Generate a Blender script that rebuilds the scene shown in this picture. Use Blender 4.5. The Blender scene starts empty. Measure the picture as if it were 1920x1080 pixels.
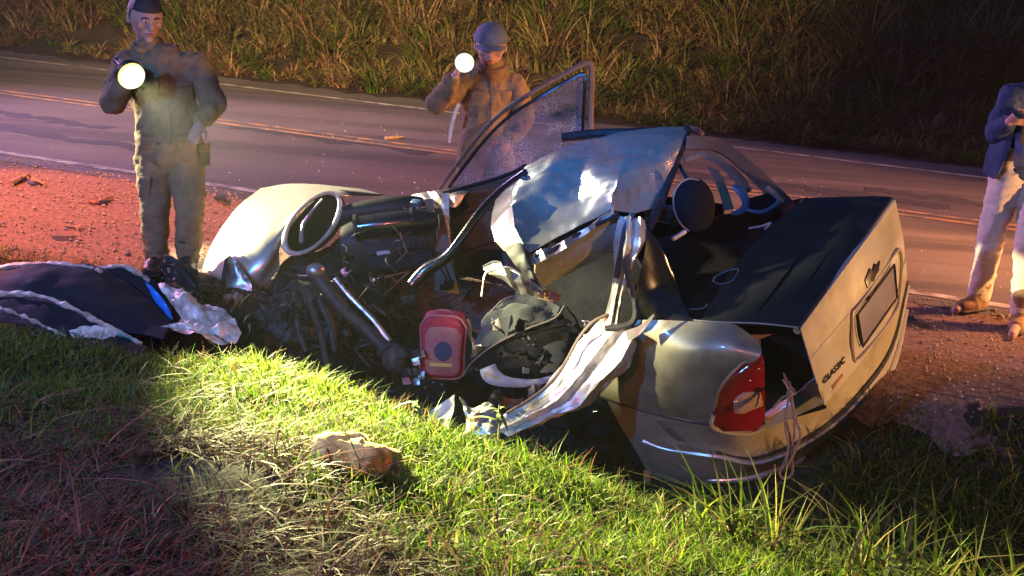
import bpy, math, random
import numpy as np
from mathutils import Vector, Matrix, noise as mnoise

random.seed(7)
rng = np.random.default_rng(7)
SC = bpy.context.scene
COL = SC.collection
rad = math.radians

# ------------------------------------------------------------------ camera
FPX, PITCH, ROLL, CAMH = 2100.0, 0.279, 0.080, 2.13
cp, sp, cr, sr = math.cos(PITCH), math.sin(PITCH), math.cos(ROLL), math.sin(ROLL)
FW = np.array([0, cp, -sp])
RT = cr * np.array([1, 0, 0.]) + sr * np.array([0, sp, cp])
UP = -sr * np.array([1, 0, 0.]) + cr * np.array([0, sp, cp])
CAM = np.array([0, 0, CAMH])
cam = bpy.data.objects.new('camera', bpy.data.cameras.new('camera'))
COL.objects.link(cam)
cam.matrix_world = Matrix(((RT[0], UP[0], -FW[0], 0), (RT[1], UP[1], -FW[1], 0), (RT[2], UP[2], -FW[2], CAMH), (0, 0, 0, 1)))
cam.data.sensor_width = 36
cam.data.lens = 36 * FPX / 1920
cam.data.clip_start = 0.05
cam.data.clip_end = 1000
SC.camera = cam

# ------------------------------------------------------------------ world, lamps, exposure
W = bpy.data.worlds.new('World'); SC.world = W; W.use_nodes = True
bgn = W.node_tree.nodes['Background']
bgn.inputs[0].default_value = (0.10, 0.25, 0.72, 1)
bgn.inputs[1].default_value = 0.27
SC.view_settings.view_transform = 'Standard'
SC.view_settings.look = 'None'
SC.view_settings.exposure = 0.0
SC.view_settings.gamma = 1.0
SC.view_settings.use_curve_mapping = False
SC.cycles.use_denoising = True
SC.cycles.max_bounces = 5
SC.cycles.sample_clamp_indirect = 4


def lamp(name, kind, loc, target, power, color, size=0.1, cone=60, blend=0.5):
    d = bpy.data.lights.new(name, kind)
    d.energy = power; d.color = color
    d.shadow_soft_size = size
    if kind == 'SPOT':
        d.spot_size = rad(cone); d.spot_blend = blend
    o = bpy.data.objects.new(name, d); COL.objects.link(o)
    o.location = loc
    if target is not None:
        o.rotation_euler = (Vector(target) - Vector(loc)).to_track_quat('-Z', 'Y').to_euler()
    return o


# unseen lamps off the picture: vehicle lights, and spots added for single surfaces
lamp('patrol_spotlight', 'SPOT', (-6.0, 9.5, 2.4), (-1.72, 7.45, 0.36), 12000, (1.0, 0.92, 0.55), 0.08, 17, 0.3)
lamp('sill_roof_fill', 'SPOT', (-6.0, 3.6, 1.3), (-0.02, 5.9, 0.5), 14500, (1.0, 0.92, 0.56), 0.08, 11, 0.7)  # unseen spot added to brighten the roof edge and sill
lamp('amber_headlight', 'SPOT', (8.5, 3.4, 0.65), (2.9, 7.0, 0.15), 4300, (1.0, 0.50, 0.19), 0.12, 44, 0.7)
lamp('amber_flood', 'SPOT', (7.5, 9.0, 4.0), (3.0, 9.0, 0.0), 4600, (1.0, 0.38, 0.13), 0.3, 52, 0.5)
lamp('blue_beacon', 'POINT', (-4.2, 1.6, 3.0), None, 1500, (0.10, 0.34, 1.0), 0.15)
lamp('blue_roof_fill', 'SPOT', (-0.6, -2.0, 5.2), (0.42, 6.5, 1.0), 16000, (0.04, 0.26, 1.0), 0.2, 8, 0.9)  # unseen narrow spot added to turn the roof blue
lamp('red_beacon', 'POINT', (-2.2, 0.2, 2.3), None, 430, (1.0, 0.20, 0.18), 0.15)
lamp('tail_lamp', 'SPOT', (-6.8, 7.6, 3.6), (-4.8, 8.0, 0.0), 5800, (1.0, 0.25, 0.045), 0.05, 54, 0.3)
lamp('amber_roadlight', 'SPOT', (14.0, 9.0, 3.0), (4.0, 11.3, 0.0), 32000, (1.0, 0.36, 0.14), 0.2, 42, 0.9)
lamp('roof_beacon', 'SPOT', (-14.0, 17.0, 6.0), (1.0, 10.5, 0.0), 17000, (0.72, 0.36, 0.85), 0.2, 50, 0.9)
lamp('far_amber', 'SPOT', (-7.0, 1.0, 5.0), (-3.0, 20.5, 3.7), 72000, (1.0, 0.66, 0.28), 0.3, 52, 1.0)

# ------------------------------------------------------------------ geometry helpers
def P(x, y, d):
    return CAM + d * (FW + (x - 960) / FPX * RT - (y - 540) / FPX * UP)

def ray(x, y):
    return FW + (x - 960) / FPX * RT - (y - 540) / FPX * UP

def G(x, y, z=0.0):
    d = ray(x, y)
    return CAM + d * (z - CAMH) / d[2]

def proj(p):
    v = np.asarray(p) - CAM
    d = v @ FW
    return 960 + FPX * (v @ RT) / d, 540 - FPX * (v @ UP) / d, d

# axes of the road and of the tilted car
YAW, D0, LANE = 0.308, 8.73, 3.335
NRM = np.array([math.sin(YAW), math.cos(YAW), 0]); TDR = np.array([math.cos(YAW), -math.sin(YAW), 0])
m_ = np.array([[.86, -.18, .48], [.47, .6, -.65], [-.2, .79, .58]])
u_, s_, v_ = np.linalg.svd(m_); m_ = u_ @ v_
CL, CR, CU = [q[0] * RT + q[1] * UP - q[2] * FW for q in m_]
CO = P(1390, 805, 6.0)

def K(a, b, c):
    return CO + a * CL + b * CR + c * CU

def on_plane(x, y, org, nrm):
    d = ray(x, y)
    return CAM + d * ((org - CAM) @ nrm) / (d @ nrm)

def Kb(x, y, b):
    return on_plane(x, y, CO + b * CR, CR)

def Ka(x, y, a):
    return on_plane(x, y, CO + a * CL, CL)

def Kc(x, y, c):
    return on_plane(x, y, CO + c * CU, CU)

def unit(v):
    v = np.asarray(v, float)
    return v / (np.linalg.norm(v) + 1e-12)

def sstep(a, b, x):
    t = np.clip((x - a) / (b - a), 0, 1)
    return t * t * (3 - 2 * t)

WLOC = {}

def empty(name, loc):
    o = bpy.data.objects.new(name, None); COL.objects.link(o)
    o.location = tuple(loc); o.empty_display_size = 0.2
    WLOC[o] = np.array(loc, float)
    return o

def thing(name, label, cat, loc, group=None):
    o = empty(name, loc)
    o['label'] = label; o['category'] = cat
    if group: o['group'] = group
    return o

def tag(o, label, cat, group=None):
    o['label'] = label; o['category'] = cat
    if group: o['group'] = group
    return o

def link_mesh(name, me, mat, parent=None, kind=None, label=None, smooth=True, origin=None, sharp=38):
    n = len(me.vertices)
    co = np.empty(n * 3); me.vertices.foreach_get('co', co); co = co.reshape(-1, 3)
    c = co.mean(0) if origin is None else np.array(origin, float)
    me.vertices.foreach_set('co', (co - c).ravel())
    if smooth:
        me.polygons.foreach_set('use_smooth', np.ones(len(me.polygons), bool))
    me.materials.clear(); me.materials.append(mat)
    me.update()
    if smooth and sharp: me.set_sharp_from_angle(angle=rad(sharp))
    o = bpy.data.objects.new(name, me); COL.objects.link(o)
    WLOC[o] = c
    if parent is not None:
        o.parent = parent; o.location = tuple(c - WLOC[parent])
    else:
        o.location = tuple(c)
    if kind: o['kind'] = kind
    if label: o['label'] = label
    return o

def obj(name, vf, mat, parent=None, **kw):
    v, f = vf
    me = bpy.data.meshes.new(name)
    me.from_pydata([tuple(p) for p in v], [], [tuple(q) for q in f])
    me.validate()
    return link_mesh(name, me, mat, parent, **kw)

def join(*vfs):
    V, Fc, n = [], [], 0
    for v, f in vfs:
        V.extend(v); Fc.extend([tuple(i + n for i in q) for q in f]); n += len(v)
    return V, Fc

def catmull(pts, sub, closed=False):
    pts = np.asarray(pts, float); n = len(pts); out = []
    rngi = range(n if closed else n - 1)
    for i in rngi:
        p0 = pts[(i - 1) % n] if (closed or i > 0) else 2 * pts[0] - pts[1]
        p1 = pts[i]; p2 = pts[(i + 1) % n]
        p3 = pts[(i + 2) % n] if (closed or i + 2 < n) else 2 * pts[-1] - pts[-2]
        for k in range(sub):
            t = k / sub
            out.append(0.5 * (2 * p1 + (p2 - p0) * t + (2 * p0 - 5 * p1 + 4 * p2 - p3) * t * t + (3 * p1 - p0 - 3 * p2 + p3) * t ** 3))
    if not closed: out.append(pts[-1])
    return np.array(out)

def tube(pts, r, seg=8, sub=4, closed=False, flat=None, ratio=1.0, caps=True):
    """swept tube; r a number or a list; flat squashes the section along a direction"""
    pts = np.asarray(pts, float)
    rr = np.full(len(pts), r, float) if np.isscalar(r) else np.asarray(r, float)
    if sub > 1:
        pr = catmull(np.c_[pts, rr], sub, closed); pts, rr = pr[:, :3], np.maximum(pr[:, 3], 1e-4)
    n = len(pts); V = []
    nx = None
    for i in range(n):
        a = pts[(i - 1) % n] if (closed or i > 0) else pts[0]
        b = pts[(i + 1) % n] if (closed or i < n - 1) else pts[-1]
        t = unit(b - a)
        if nx is None:
            h = np.array([0, 0, 1.]) if abs(t[2]) < .9 else np.array([1., 0, 0])
            nx = unit(np.cross(t, h))
        nx = unit(nx - t * (nx @ t)); ny = np.cross(t, nx)
        for k in range(seg):
            th = 2 * math.pi * k / seg
            o = rr[i] * (math.cos(th) * nx + math.sin(th) * ny)
            if flat is not None:
                fl = unit(flat); o = o - fl * (o @ fl) * (1 - ratio)
            V.append(pts[i] + o)
    Fc = []
    for i in range(n if closed else n - 1):
        j = (i + 1) % n
        for k in range(seg):
            l = (k + 1) % seg
            Fc.append((i * seg + k, i * seg + l, j * seg + l, j * seg + k))
    if caps and not closed:
        Fc.append(tuple(range(seg))[::-1]); Fc.append(tuple(range((n - 1) * seg, n * seg)))
    return V, Fc

def grid_interp(ctrl, sub):
    ctrl = np.asarray(ctrl, float)
    rows = np.array([catmull(r, sub) for r in ctrl])
    return np.array([catmull(rows[:, j], sub) for j in range(rows.shape[1])]).transpose(1, 0, 2)

def grid_normals(g):
    du = np.gradient(g, axis=1); dv = np.gradient(g, axis=0)
    n = np.cross(du, dv)
    return n / (np.linalg.norm(n, axis=2, keepdims=True) + 1e-9)

def crease(p, f, seed):
    q = Vector((p[0] * f + seed, p[1] * f - seed * .7, p[2] * f + seed * 1.3))
    return (1 - 2 * abs(mnoise.noise(q))) * .6 + .4 * mnoise.noise(q * 2.3)

def facet(p, f, seed):
    q = Vector((p[0] * f + seed, p[1] * f - seed * .7, p[2] * f + seed * 1.3))
    d = mnoise.voronoi(q)[0]; e = mnoise.voronoi(q * 2.1 + Vector((5, 5, 5)))[0]
    return (d[0] - .5) * 1.3 + (e[0] - .5) * .7 + (mnoise.voronoi(q * 4.3)[0][0] - .4) * .3 + .35 * mnoise.noise(q * .7)

def lin_interp(ctrl, sub):
    c = np.asarray(ctrl, float)
    f = lambda a: np.concatenate([a[i] + (a[i + 1] - a[i]) * (np.arange(sub) / sub).reshape(-1, *[1] * (a.ndim - 1)) for i in range(len(a) - 1)] + [a[-1:]])
    return f(f(c).transpose(1, 0, 2)).transpose(1, 0, 2)

def accordion(ctrl, n, amp, seed):
    """more columns, pushed in and out by turns: folds running down the sheet"""
    q = np.random.default_rng(seed); out = []; off = [amp * (1 if k % 2 else -1) * q.uniform(.4, 1) for k in range(n)]; off[0] = off[-1] = 0
    for r in ctrl:
        r = np.asarray(r, float); t = np.linspace(0, len(r) - 1, n); i = np.minimum(t.astype(int), len(r) - 2)
        p = r[i] + (r[i + 1] - r[i]) * (t - i)[:, None]
        out.append([p[k] + FW * (off[k] + q.normal(0, amp * .3)) + UP * q.normal(0, amp * .2) for k in range(n)])
    return out

def panel(ctrl, sub=6, crumple=0.0, freq=6.0, thick=0.004, seed=0.0, edge=1.0, ragged=0.0, hard=False):
    """sheet through a net of control points, crumpled, with real thickness"""
    g = lin_interp(ctrl, sub) if hard else grid_interp(ctrl, sub); R_, C_ = g.shape[:2]
    nn = grid_normals(g)
    if crumple:
        for i in range(R_):
            for j in range(C_):
                e = 1.0
                if edge < 1:
                    e = edge + (1 - edge) * min(1, min(i, R_ - 1 - i, j, C_ - 1 - j) / (0.2 * min(R_, C_)))
                g[i, j] += nn[i, j] * crumple * e * facet(g[i, j], freq, seed)
        nn = grid_normals(g)
    if ragged:
        for i in range(R_):
            for j in (0, C_ - 1):
                w = mnoise.noise(Vector(g[i, j]) * 14 + Vector((seed, 0, 0)))
                g[i, j] += (g[i, 1 if j == 0 else C_ - 2] - g[i, j]) * ragged * w * 2
        for j in range(C_):
            for i in (0, R_ - 1):
                w = mnoise.noise(Vector(g[i, j]) * 14 + Vector((seed, 3, 0)))
                g[i, j] += (g[1 if i == 0 else R_ - 2, j] - g[i, j]) * ragged * w * 2
    top = (g + nn * thick / 2).reshape(-1, 3); bot = (g - nn * thick / 2).reshape(-1, 3)
    N = R_ * C_; V = list(top) + list(bot); Fc = []
    idx = lambda i, j: i * C_ + j
    for i in range(R_ - 1):
        for j in range(C_ - 1):
            q = (idx(i, j), idx(i, j + 1), idx(i + 1, j + 1), idx(i + 1, j))
            Fc.append(q); Fc.append(tuple(N + k for k in q[::-1]))
    rim = [idx(0, j) for j in range(C_)] + [idx(i, C_ - 1) for i in range(1, R_)] + [idx(R_ - 1, j) for j in range(C_ - 2, -1, -1)] + [idx(i, 0) for i in range(R_ - 2, 0, -1)]
    for k in range(len(rim)):
        a, b = rim[k], rim[(k + 1) % len(rim)]
        Fc.append((a, N + a, N + b, b))
    return V, Fc

def slab(outline, depth_vec, inset=0.0):
    """flat polygon given a real thickness, with a bevelled front"""
    o = np.asarray(outline, float); c = o.mean(0); dv = np.asarray(depth_vec, float); n = len(o)
    rings = [o + dv, o + dv * .15, o - (o - c) * inset] if inset else [o + dv, o]
    V = [p for r in rings for p in r]; Fc = []
    for r in range(len(rings) - 1):
        for k in range(n):
            l = (k + 1) % n
            Fc.append((r * n + k, r * n + l, (r + 1) * n + l, (r + 1) * n + k))
    m = len(rings) - 1
    Fc.append(tuple(range(m * n, m * n + n))); Fc.append(tuple(range(n))[::-1])
    return V, Fc

def box(c, ax, ay, az, hx, hy, hz, bev=0.15):
    """bevelled box around c with unit axes and half sizes"""
    V = []; b = bev * min(hx, hy, hz)
    ring = lambda X, Y: [(-X, -Y + b), (-X + b, -Y), (X - b, -Y), (X, -Y + b), (X, Y - b), (X - b, Y), (-X + b, Y), (-X, Y - b)]
    for z, k in ((-hz, b), (-hz + b, 0), (hz - b, 0), (hz, b)):
        for x, y in ring(hx - k, hy - k):
            V.append(np.asarray(c) + x * np.asarray(ax) + y * np.asarray(ay) + z * np.asarray(az))
    Fc = [tuple(range(8))[::-1], tuple(range(24, 32))]
    for r in range(3):
        for k in range(8):
            l = (k + 1) % 8
            Fc.append((r * 8 + k, r * 8 + l, r * 8 + 8 + l, r * 8 + 8 + k))
    return V, Fc

def lathe(c, axis, prof, seg=20):
    axis = unit(axis); h = np.array([0, 0, 1.]) if abs(axis[2]) < .9 else np.array([1., 0, 0])
    ax = unit(np.cross(axis, h)); ay = np.cross(axis, ax); V = []; Fc = []
    for t, r in prof:
        for k in range(seg):
            th = 2 * math.pi * k / seg
            V.append(np.asarray(c) + axis * t + r * (math.cos(th) * ax + math.sin(th) * ay))
    for i in range(len(prof) - 1):
        for k in range(seg):
            l = (k + 1) % seg
            Fc.append((i * seg + k, i * seg + l, (i + 1) * seg + l, (i + 1) * seg + k))
    Fc.append(tuple(range(seg))[::-1]); n = len(prof) - 1
    Fc.append(tuple(range(n * seg, n * seg + seg)))
    return V, Fc

def ellipsoid(c, ax, ay, az, rx, ry, rz, seg=16, rings=10):
    V, Fc = [], []
    for i in range(rings + 1):
        ph = math.pi * i / rings
        for k in range(seg):
            th = 2 * math.pi * k / seg
            V.append(np.asarray(c) + rx * math.sin(ph) * math.cos(th) * np.asarray(ax) + ry * math.sin(ph) * math.sin(th) * np.asarray(ay) + rz * math.cos(ph) * np.asarray(az))
    for i in range(rings):
        for k in range(seg):
            l = (k + 1) % seg
            Fc.append((i * seg + k, i * seg + l, (i + 1) * seg + l, (i + 1) * seg + k))
    return V, Fc

def rock(c, r, seed, flat=0.7):
    t = (1 + 5 ** .5) / 2
    base = np.array([(-1, t, 0), (1, t, 0), (-1, -t, 0), (1, -t, 0), (0, -1, t), (0, 1, t), (0, -1, -t), (0, 1, -t), (t, 0, -1), (t, 0, 1), (-t, 0, -1), (-t, 0, 1)], float) / 1.9
    q = np.random.default_rng(seed)
    v = base * q.uniform(.6, 1.15, (12, 1)) * r; v[:, 2] *= flat
    a = q.uniform(0, 6.3); ca, sa = math.cos(a), math.sin(a)
    v = v @ np.array([[ca, sa, 0], [-sa, ca, 0], [0, 0, 1]])
    f = [(0, 11, 5), (0, 5, 1), (0, 1, 7), (0, 7, 10), (0, 10, 11), (1, 5, 9), (5, 11, 4), (11, 10, 2), (10, 7, 6), (7, 1, 8), (3, 9, 4), (3, 4, 2), (3, 2, 6), (3, 6, 8), (3, 8, 9), (4, 9, 5), (2, 4, 11), (6, 2, 10), (8, 6, 7), (9, 8, 1)]
    return list(v + np.asarray(c)), f

def remeshed(name, vf, voxel, smooth_it=4):
    v, f = vf
    me = bpy.data.meshes.new('tmp'); me.from_pydata([tuple(p) for p in v], [], [tuple(q) for q in f]); me.update()
    o = bpy.data.objects.new('tmp', me); COL.objects.link(o)
    md = o.modifiers.new('r', 'REMESH'); md.mode = 'VOXEL'; md.voxel_size = voxel
    if smooth_it:
        ms = o.modifiers.new('s', 'SMOOTH'); ms.factor = .5; ms.iterations = smooth_it
    dg = bpy.context.evaluated_depsgraph_get(); dg.update()
    out = bpy.data.meshes.new_from_object(o.evaluated_get(dg)); out.name = name
    bpy.data.objects.remove(o); bpy.data.meshes.remove(me)
    return out

def displace(me, amp, freq, seed=0.0, stretch=(1, 1, 1)):
    n = len(me.vertices)
    co = np.empty(n * 3); me.vertices.foreach_get('co', co); co = co.reshape(-1, 3)
    no = np.empty(n * 3); me.vertices.foreach_get('normal', no); no = no.reshape(-1, 3)
    for i in range(n):
        q = (co[i, 0] * freq * stretch[0] + seed, co[i, 1] * freq * stretch[1], co[i, 2] * freq * stretch[2])
        co[i] += no[i] * amp * crease(q, 1.0, seed)
    me.vertices.foreach_set('co', co.ravel()); me.update()

# ------------------------------------------------------------------ materials
def nodes_of(name):
    m = bpy.data.materials.new(name); m.use_nodes = True
    nt = m.node_tree
    return m, nt, nt.nodes['Principled BSDF']

def mix_col(nt, fac, a, b):
    x = nt.nodes.new('ShaderNodeMix'); x.data_type = 'RGBA'
    for i, q in ((6, a), (7, b)):
        if hasattr(q, 'is_linked'): nt.links.new(q, x.inputs[i])
        else: x.inputs[i].default_value = (*q, 1)
    if hasattr(fac, 'is_linked'): nt.links.new(fac, x.inputs[0])
    else: x.inputs[0].default_value = fac
    return x.outputs[2]

def noise_n(nt, scale, detail=4, rough=.6, coord='Object', stretch=None):
    tc = nt.nodes.new('ShaderNodeTexCoord'); n = nt.nodes.new('ShaderNodeTexNoise')
    n.inputs['Scale'].default_value = scale; n.inputs['Detail'].default_value = detail; n.inputs['Roughness'].default_value = rough
    if stretch:
        mp = nt.nodes.new('ShaderNodeMapping'); mp.inputs['Scale'].default_value = stretch
        nt.links.new(tc.outputs[coord], mp.inputs[0]); nt.links.new(mp.outputs[0], n.inputs['Vector'])
    else:
        nt.links.new(tc.outputs[coord], n.inputs['Vector'])
    return n.outputs[0]

def ramp(nt, src, lo, hi):
    r = nt.nodes.new('ShaderNodeMapRange'); r.inputs[1].default_value = lo; r.inputs[2].default_value = hi
    nt.links.new(src, r.inputs[0]); return r.outputs[0]

def pmat(name, base, col2=None, rough=.6, metal=0.0, scale=6, lo=.4, hi=.65, bump=0.0, bscale=60, coat=0.0, spec=.5, rvar=.12, stretch=None, bstretch=None):
    m, nt, b = nodes_of(name)
    col2 = col2 or tuple(c * .72 for c in base)
    f = ramp(nt, noise_n(nt, scale, 5, .62, stretch=stretch), lo, hi)
    nt.links.new(mix_col(nt, f, base, col2), b.inputs['Base Color'])
    b.inputs['Metallic'].default_value = metal
    b.inputs['Specular IOR Level'].default_value = spec
    b.inputs['Coat Weight'].default_value = coat
    b.inputs['Coat Roughness'].default_value = .12
    rr = nt.nodes.new('ShaderNodeMapRange'); rr.inputs[3].default_value = max(.03, rough - rvar); rr.inputs[4].default_value = min(1, rough + rvar)
    nt.links.new(noise_n(nt, scale * 2.7, 4), rr.inputs[0]); nt.links.new(rr.outputs[0], b.inputs['Roughness'])
    if bump:
        bp = nt.nodes.new('ShaderNodeBump'); bp.inputs['Strength'].default_value = bump; bp.inputs['Distance'].default_value = .01
        nt.links.new(noise_n(nt, bscale, 5, .65, stretch=bstretch), bp.inputs['Height']); nt.links.new(bp.outputs[0], b.inputs['Normal'])
    return m

def emat(name, col, strength):
    m, nt, b = nodes_of(name)
    b.inputs['Emission Color'].default_value = (*col, 1); b.inputs['Emission Strength'].default_value = strength
    b.inputs['Base Color'].default_value = (0, 0, 0, 1); b.inputs['Specular IOR Level'].default_value = 0
    return m

def grass_mat(name, trans=.45):
    m = bpy.data.materials.new(name); m.use_nodes = True; nt = m.node_tree; b = nt.nodes['Principled BSDF']
    at = nt.nodes.new('ShaderNodeAttribute'); at.attribute_name = 'blade'
    nt.links.new(at.outputs['Color'], b.inputs['Base Color']); b.inputs['Roughness'].default_value = .55
    b.inputs['Specular IOR Level'].default_value = .15
    t = nt.nodes.new('ShaderNodeBsdfTranslucent'); nt.links.new(at.outputs['Color'], t.inputs[0])
    mx = nt.nodes.new('ShaderNodeMixShader'); mx.inputs[0].default_value = trans
    nt.links.new(b.outputs[0], mx.inputs[1]); nt.links.new(t.outputs[0], mx.inputs[2])
    nt.links.new(mx.outputs[0], nt.nodes['Material Output'].inputs[0])
    return m

M = {}
M['soil'] = pmat('soil', (.030, .022, .015), (.016, .013, .010), .95, scale=3, bump=.8, bscale=22, spec=.2)
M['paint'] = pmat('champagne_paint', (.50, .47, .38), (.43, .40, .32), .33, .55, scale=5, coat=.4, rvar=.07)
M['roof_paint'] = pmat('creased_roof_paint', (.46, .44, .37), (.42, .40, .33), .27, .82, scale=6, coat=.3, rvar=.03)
M['paint_dirty_shaded'] = pmat('dirty_shaded_paint', (.21, .195, .13), (.125, .10, .06), .46, .35, scale=7, lo=.45, hi=.75, coat=.3, rvar=.1)  # dirt plus the fender's shade, both put into a darker colour
M['bare'] = pmat('crushed_bare_metal', (.56, .53, .46), (.22, .19, .16), .36, .8, scale=14, bump=.25, bscale=40)
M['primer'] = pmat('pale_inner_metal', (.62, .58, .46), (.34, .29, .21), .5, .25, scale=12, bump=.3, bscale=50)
M['black'] = pmat('black_plastic', (.009, .009, .011), (.016, .016, .018), .5, spec=.3, scale=20, bump=.12, bscale=160)
M['gloss'] = pmat('black_gloss_trim', (.010, .010, .012), None, .22, scale=9, coat=.5)
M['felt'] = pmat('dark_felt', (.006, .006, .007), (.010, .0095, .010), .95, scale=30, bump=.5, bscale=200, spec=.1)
M['rubber'] = pmat('rubber', (.016, .016, .016), (.028, .025, .022), .8, scale=12, bump=.3, bscale=90)
M['grease'] = pmat('greasy_iron', (.055, .05, .038), (.014, .014, .013), .6, .3, scale=16, bump=.5, bscale=45)
M['rust'] = pmat('rusty_steel', (.22, .10, .05), (.09, .05, .035), .8, .2, scale=18, bump=.4, bscale=70)
M['door_trim'] = pmat('brown_door_trim', (.155, .105, .075), (.11, .075, .055), .75, scale=9, bump=.2, bscale=120)
M['liner'] = pmat('headliner_cloth', (.20, .17, .13), (.13, .11, .085), .95, scale=8, bump=.4, bscale=170, spec=.1)
M['seat'] = pmat('ribbed_seat_cloth', (.12, .125, .095), (.08, .085, .07), .92, scale=10, bump=.4, bscale=120, spec=.15)
M['seat_pale'] = pmat('pale_grey_seat_plastic', (.40, .41, .43), (.29, .30, .32), .6, scale=10, bump=.3, bscale=80)
M['chrome'] = pmat('scuffed_chrome', (.62, .62, .62), (.35, .35, .35), .18, 1.0, scale=20)
M['plate'] = pmat('number_plate', (.13, .12, .16), (.10, .09, .13), .55, scale=4)
M['emblem'] = pmat('dark_emblem', (.022, .018, .016), None, .35, .3, scale=9)
M['badge_red'] = pmat('badge_red', (.22, .06, .04), None, .4, scale=9)
M['bagred'] = pmat('red_nylon', (.36, .020, .055), (.26, .014, .04), .7, scale=10, bump=.4, bscale=110)
M['bagpink'] = pmat('faded_pink_print', (.30, .09, .11), (.34, .17, .13), .7, scale=7, bump=.3, bscale=120)
M['bagblue'] = pmat('navy_print', (.035, .045, .12), None, .7, scale=9)
M['bagwhite'] = pmat('white_piping', (.62, .58, .58), None, .6, scale=9)
M['sheet'] = pmat('dark_undercoat', (.010, .012, .016), (.016, .017, .020), .7, scale=6, bump=.15, bscale=60, spec=.25)
M['blue_glint'] = pmat('blue_lit_sheet', (.02, .22, .72), (.02, .12, .46), .3, .3, scale=9, bump=.5, bscale=40)  # blue beacon light on the panel edge, put into the colour
M['rag'] = pmat('yellowed_crumpled_cloth', (.66, .52, .12), (.50, .34, .10), .85, scale=9, bump=.6, bscale=30)
M['rope'] = pmat('brown_rope', (.25, .16, .10), (.14, .09, .06), .9, scale=40, bump=.6, bscale=160)
M['skin'] = pmat('skin', (.40, .23, .16), (.33, .18, .125), .65, scale=14, bump=.08, bscale=150)
M['lip'] = pmat('lips', (.34, .13, .11), None, .45, scale=20)
M['hair'] = pmat('dark_hair', (.020, .016, .013), None, .6, scale=40, bump=.6, bscale=120)
M['eye'] = pmat('eye_white', (.70, .68, .65), None, .2, scale=30)
M['iris'] = pmat('dark_iris', (.03, .018, .012), None, .15, scale=30)
M['khaki'] = pmat('khaki_uniform_cloth', (.21, .15, .075), (.15, .105, .055), .92, scale=10, bump=.45, bscale=90, spec=.15)
M['khaki_dark'] = pmat('khaki_pouch_cloth', (.17, .14, .09), None, .9, scale=10, bump=.45, bscale=90, spec=.15)
M['khaki_pants'] = pmat('khaki_trouser_cloth', (.22, .15, .078), (.16, .11, .058), .92, scale=10, bump=.45, bscale=80, spec=.15)
M['beige_pants'] = pmat('beige_trouser_cloth', (.55, .46, .33), (.46, .38, .27), .92, scale=10, bump=.4, bscale=80, spec=.15)
M['navy'] = pmat('navy_jacket_cloth', (.035, .055, .10), (.025, .04, .075), .85, scale=10, bump=.45, bscale=90, spec=.2)
M['navy_light'] = pmat('slate_shirt_cloth', (.075, .10, .16), None, .9, scale=10, bump=.3, bscale=90, spec=.15)
M['cap'] = pmat('cap_cloth', (.10, .12, .14), (.075, .09, .11), .85, scale=20, bump=.3, bscale=160)
M['boot_tan'] = pmat('tan_suede', (.22, .125, .048), (.16, .09, .036), .85, scale=14, bump=.3, bscale=100)
M['boot_black'] = pmat('black_boot_leather', (.018, .017, .016), None, .4, scale=14, bump=.2, bscale=100)
M['sole'] = pmat('boot_sole', (.06, .045, .03), None, .9, scale=14)
def lens_glow(name, mid, rimc, r):
    m, nt, b = nodes_of(name)
    tc = nt.nodes.new('ShaderNodeTexCoord'); ln = nt.nodes.new('ShaderNodeVectorMath'); ln.operation = 'LENGTH'
    nt.links.new(tc.outputs['Object'], ln.inputs[0])
    f = ramp(nt, ln.outputs['Value'], r * .45, r)
    c = mix_col(nt, f, mid, rimc)
    b.inputs['Base Color'].default_value = (.02, .02, .02, 1); b.inputs['Specular IOR Level'].default_value = 0
    nt.links.new(c, b.inputs['Emission Color']); b.inputs['Emission Strength'].default_value = 1.0
    return m
M['torch_lens'] = lens_glow('torch_lens', (7.0, 6.8, 3.2), (1.4, 1.05, .30), .088)
M['torch_lens_white'] = lens_glow('white_torch_lens', (6.0, 6.2, 4.2), (.9, 1.0, .5), .070)
M['wood'] = pmat('weathered_post_wood', (.17, .11, .07), (.10, .07, .05), .9, scale=8, bump=.5, bscale=40, stretch=(1, 1, .1))
M['twig'] = pmat('dry_stick', (.24, .16, .10), (.13, .09, .06), .9, scale=20, bump=.4, bscale=60)
M['stone'] = pmat('gravel_stone', (.30, .235, .19), (.16, .125, .105), .9, scale=40, spec=.25)
M['crumb'] = pmat('glass_crumb', (.75, .77, .76), None, .12, scale=10, spec=.8)
M['grass'] = grass_mat('grass_blade', .5)
M['straw'] = grass_mat('straw_blade', .25)

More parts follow.
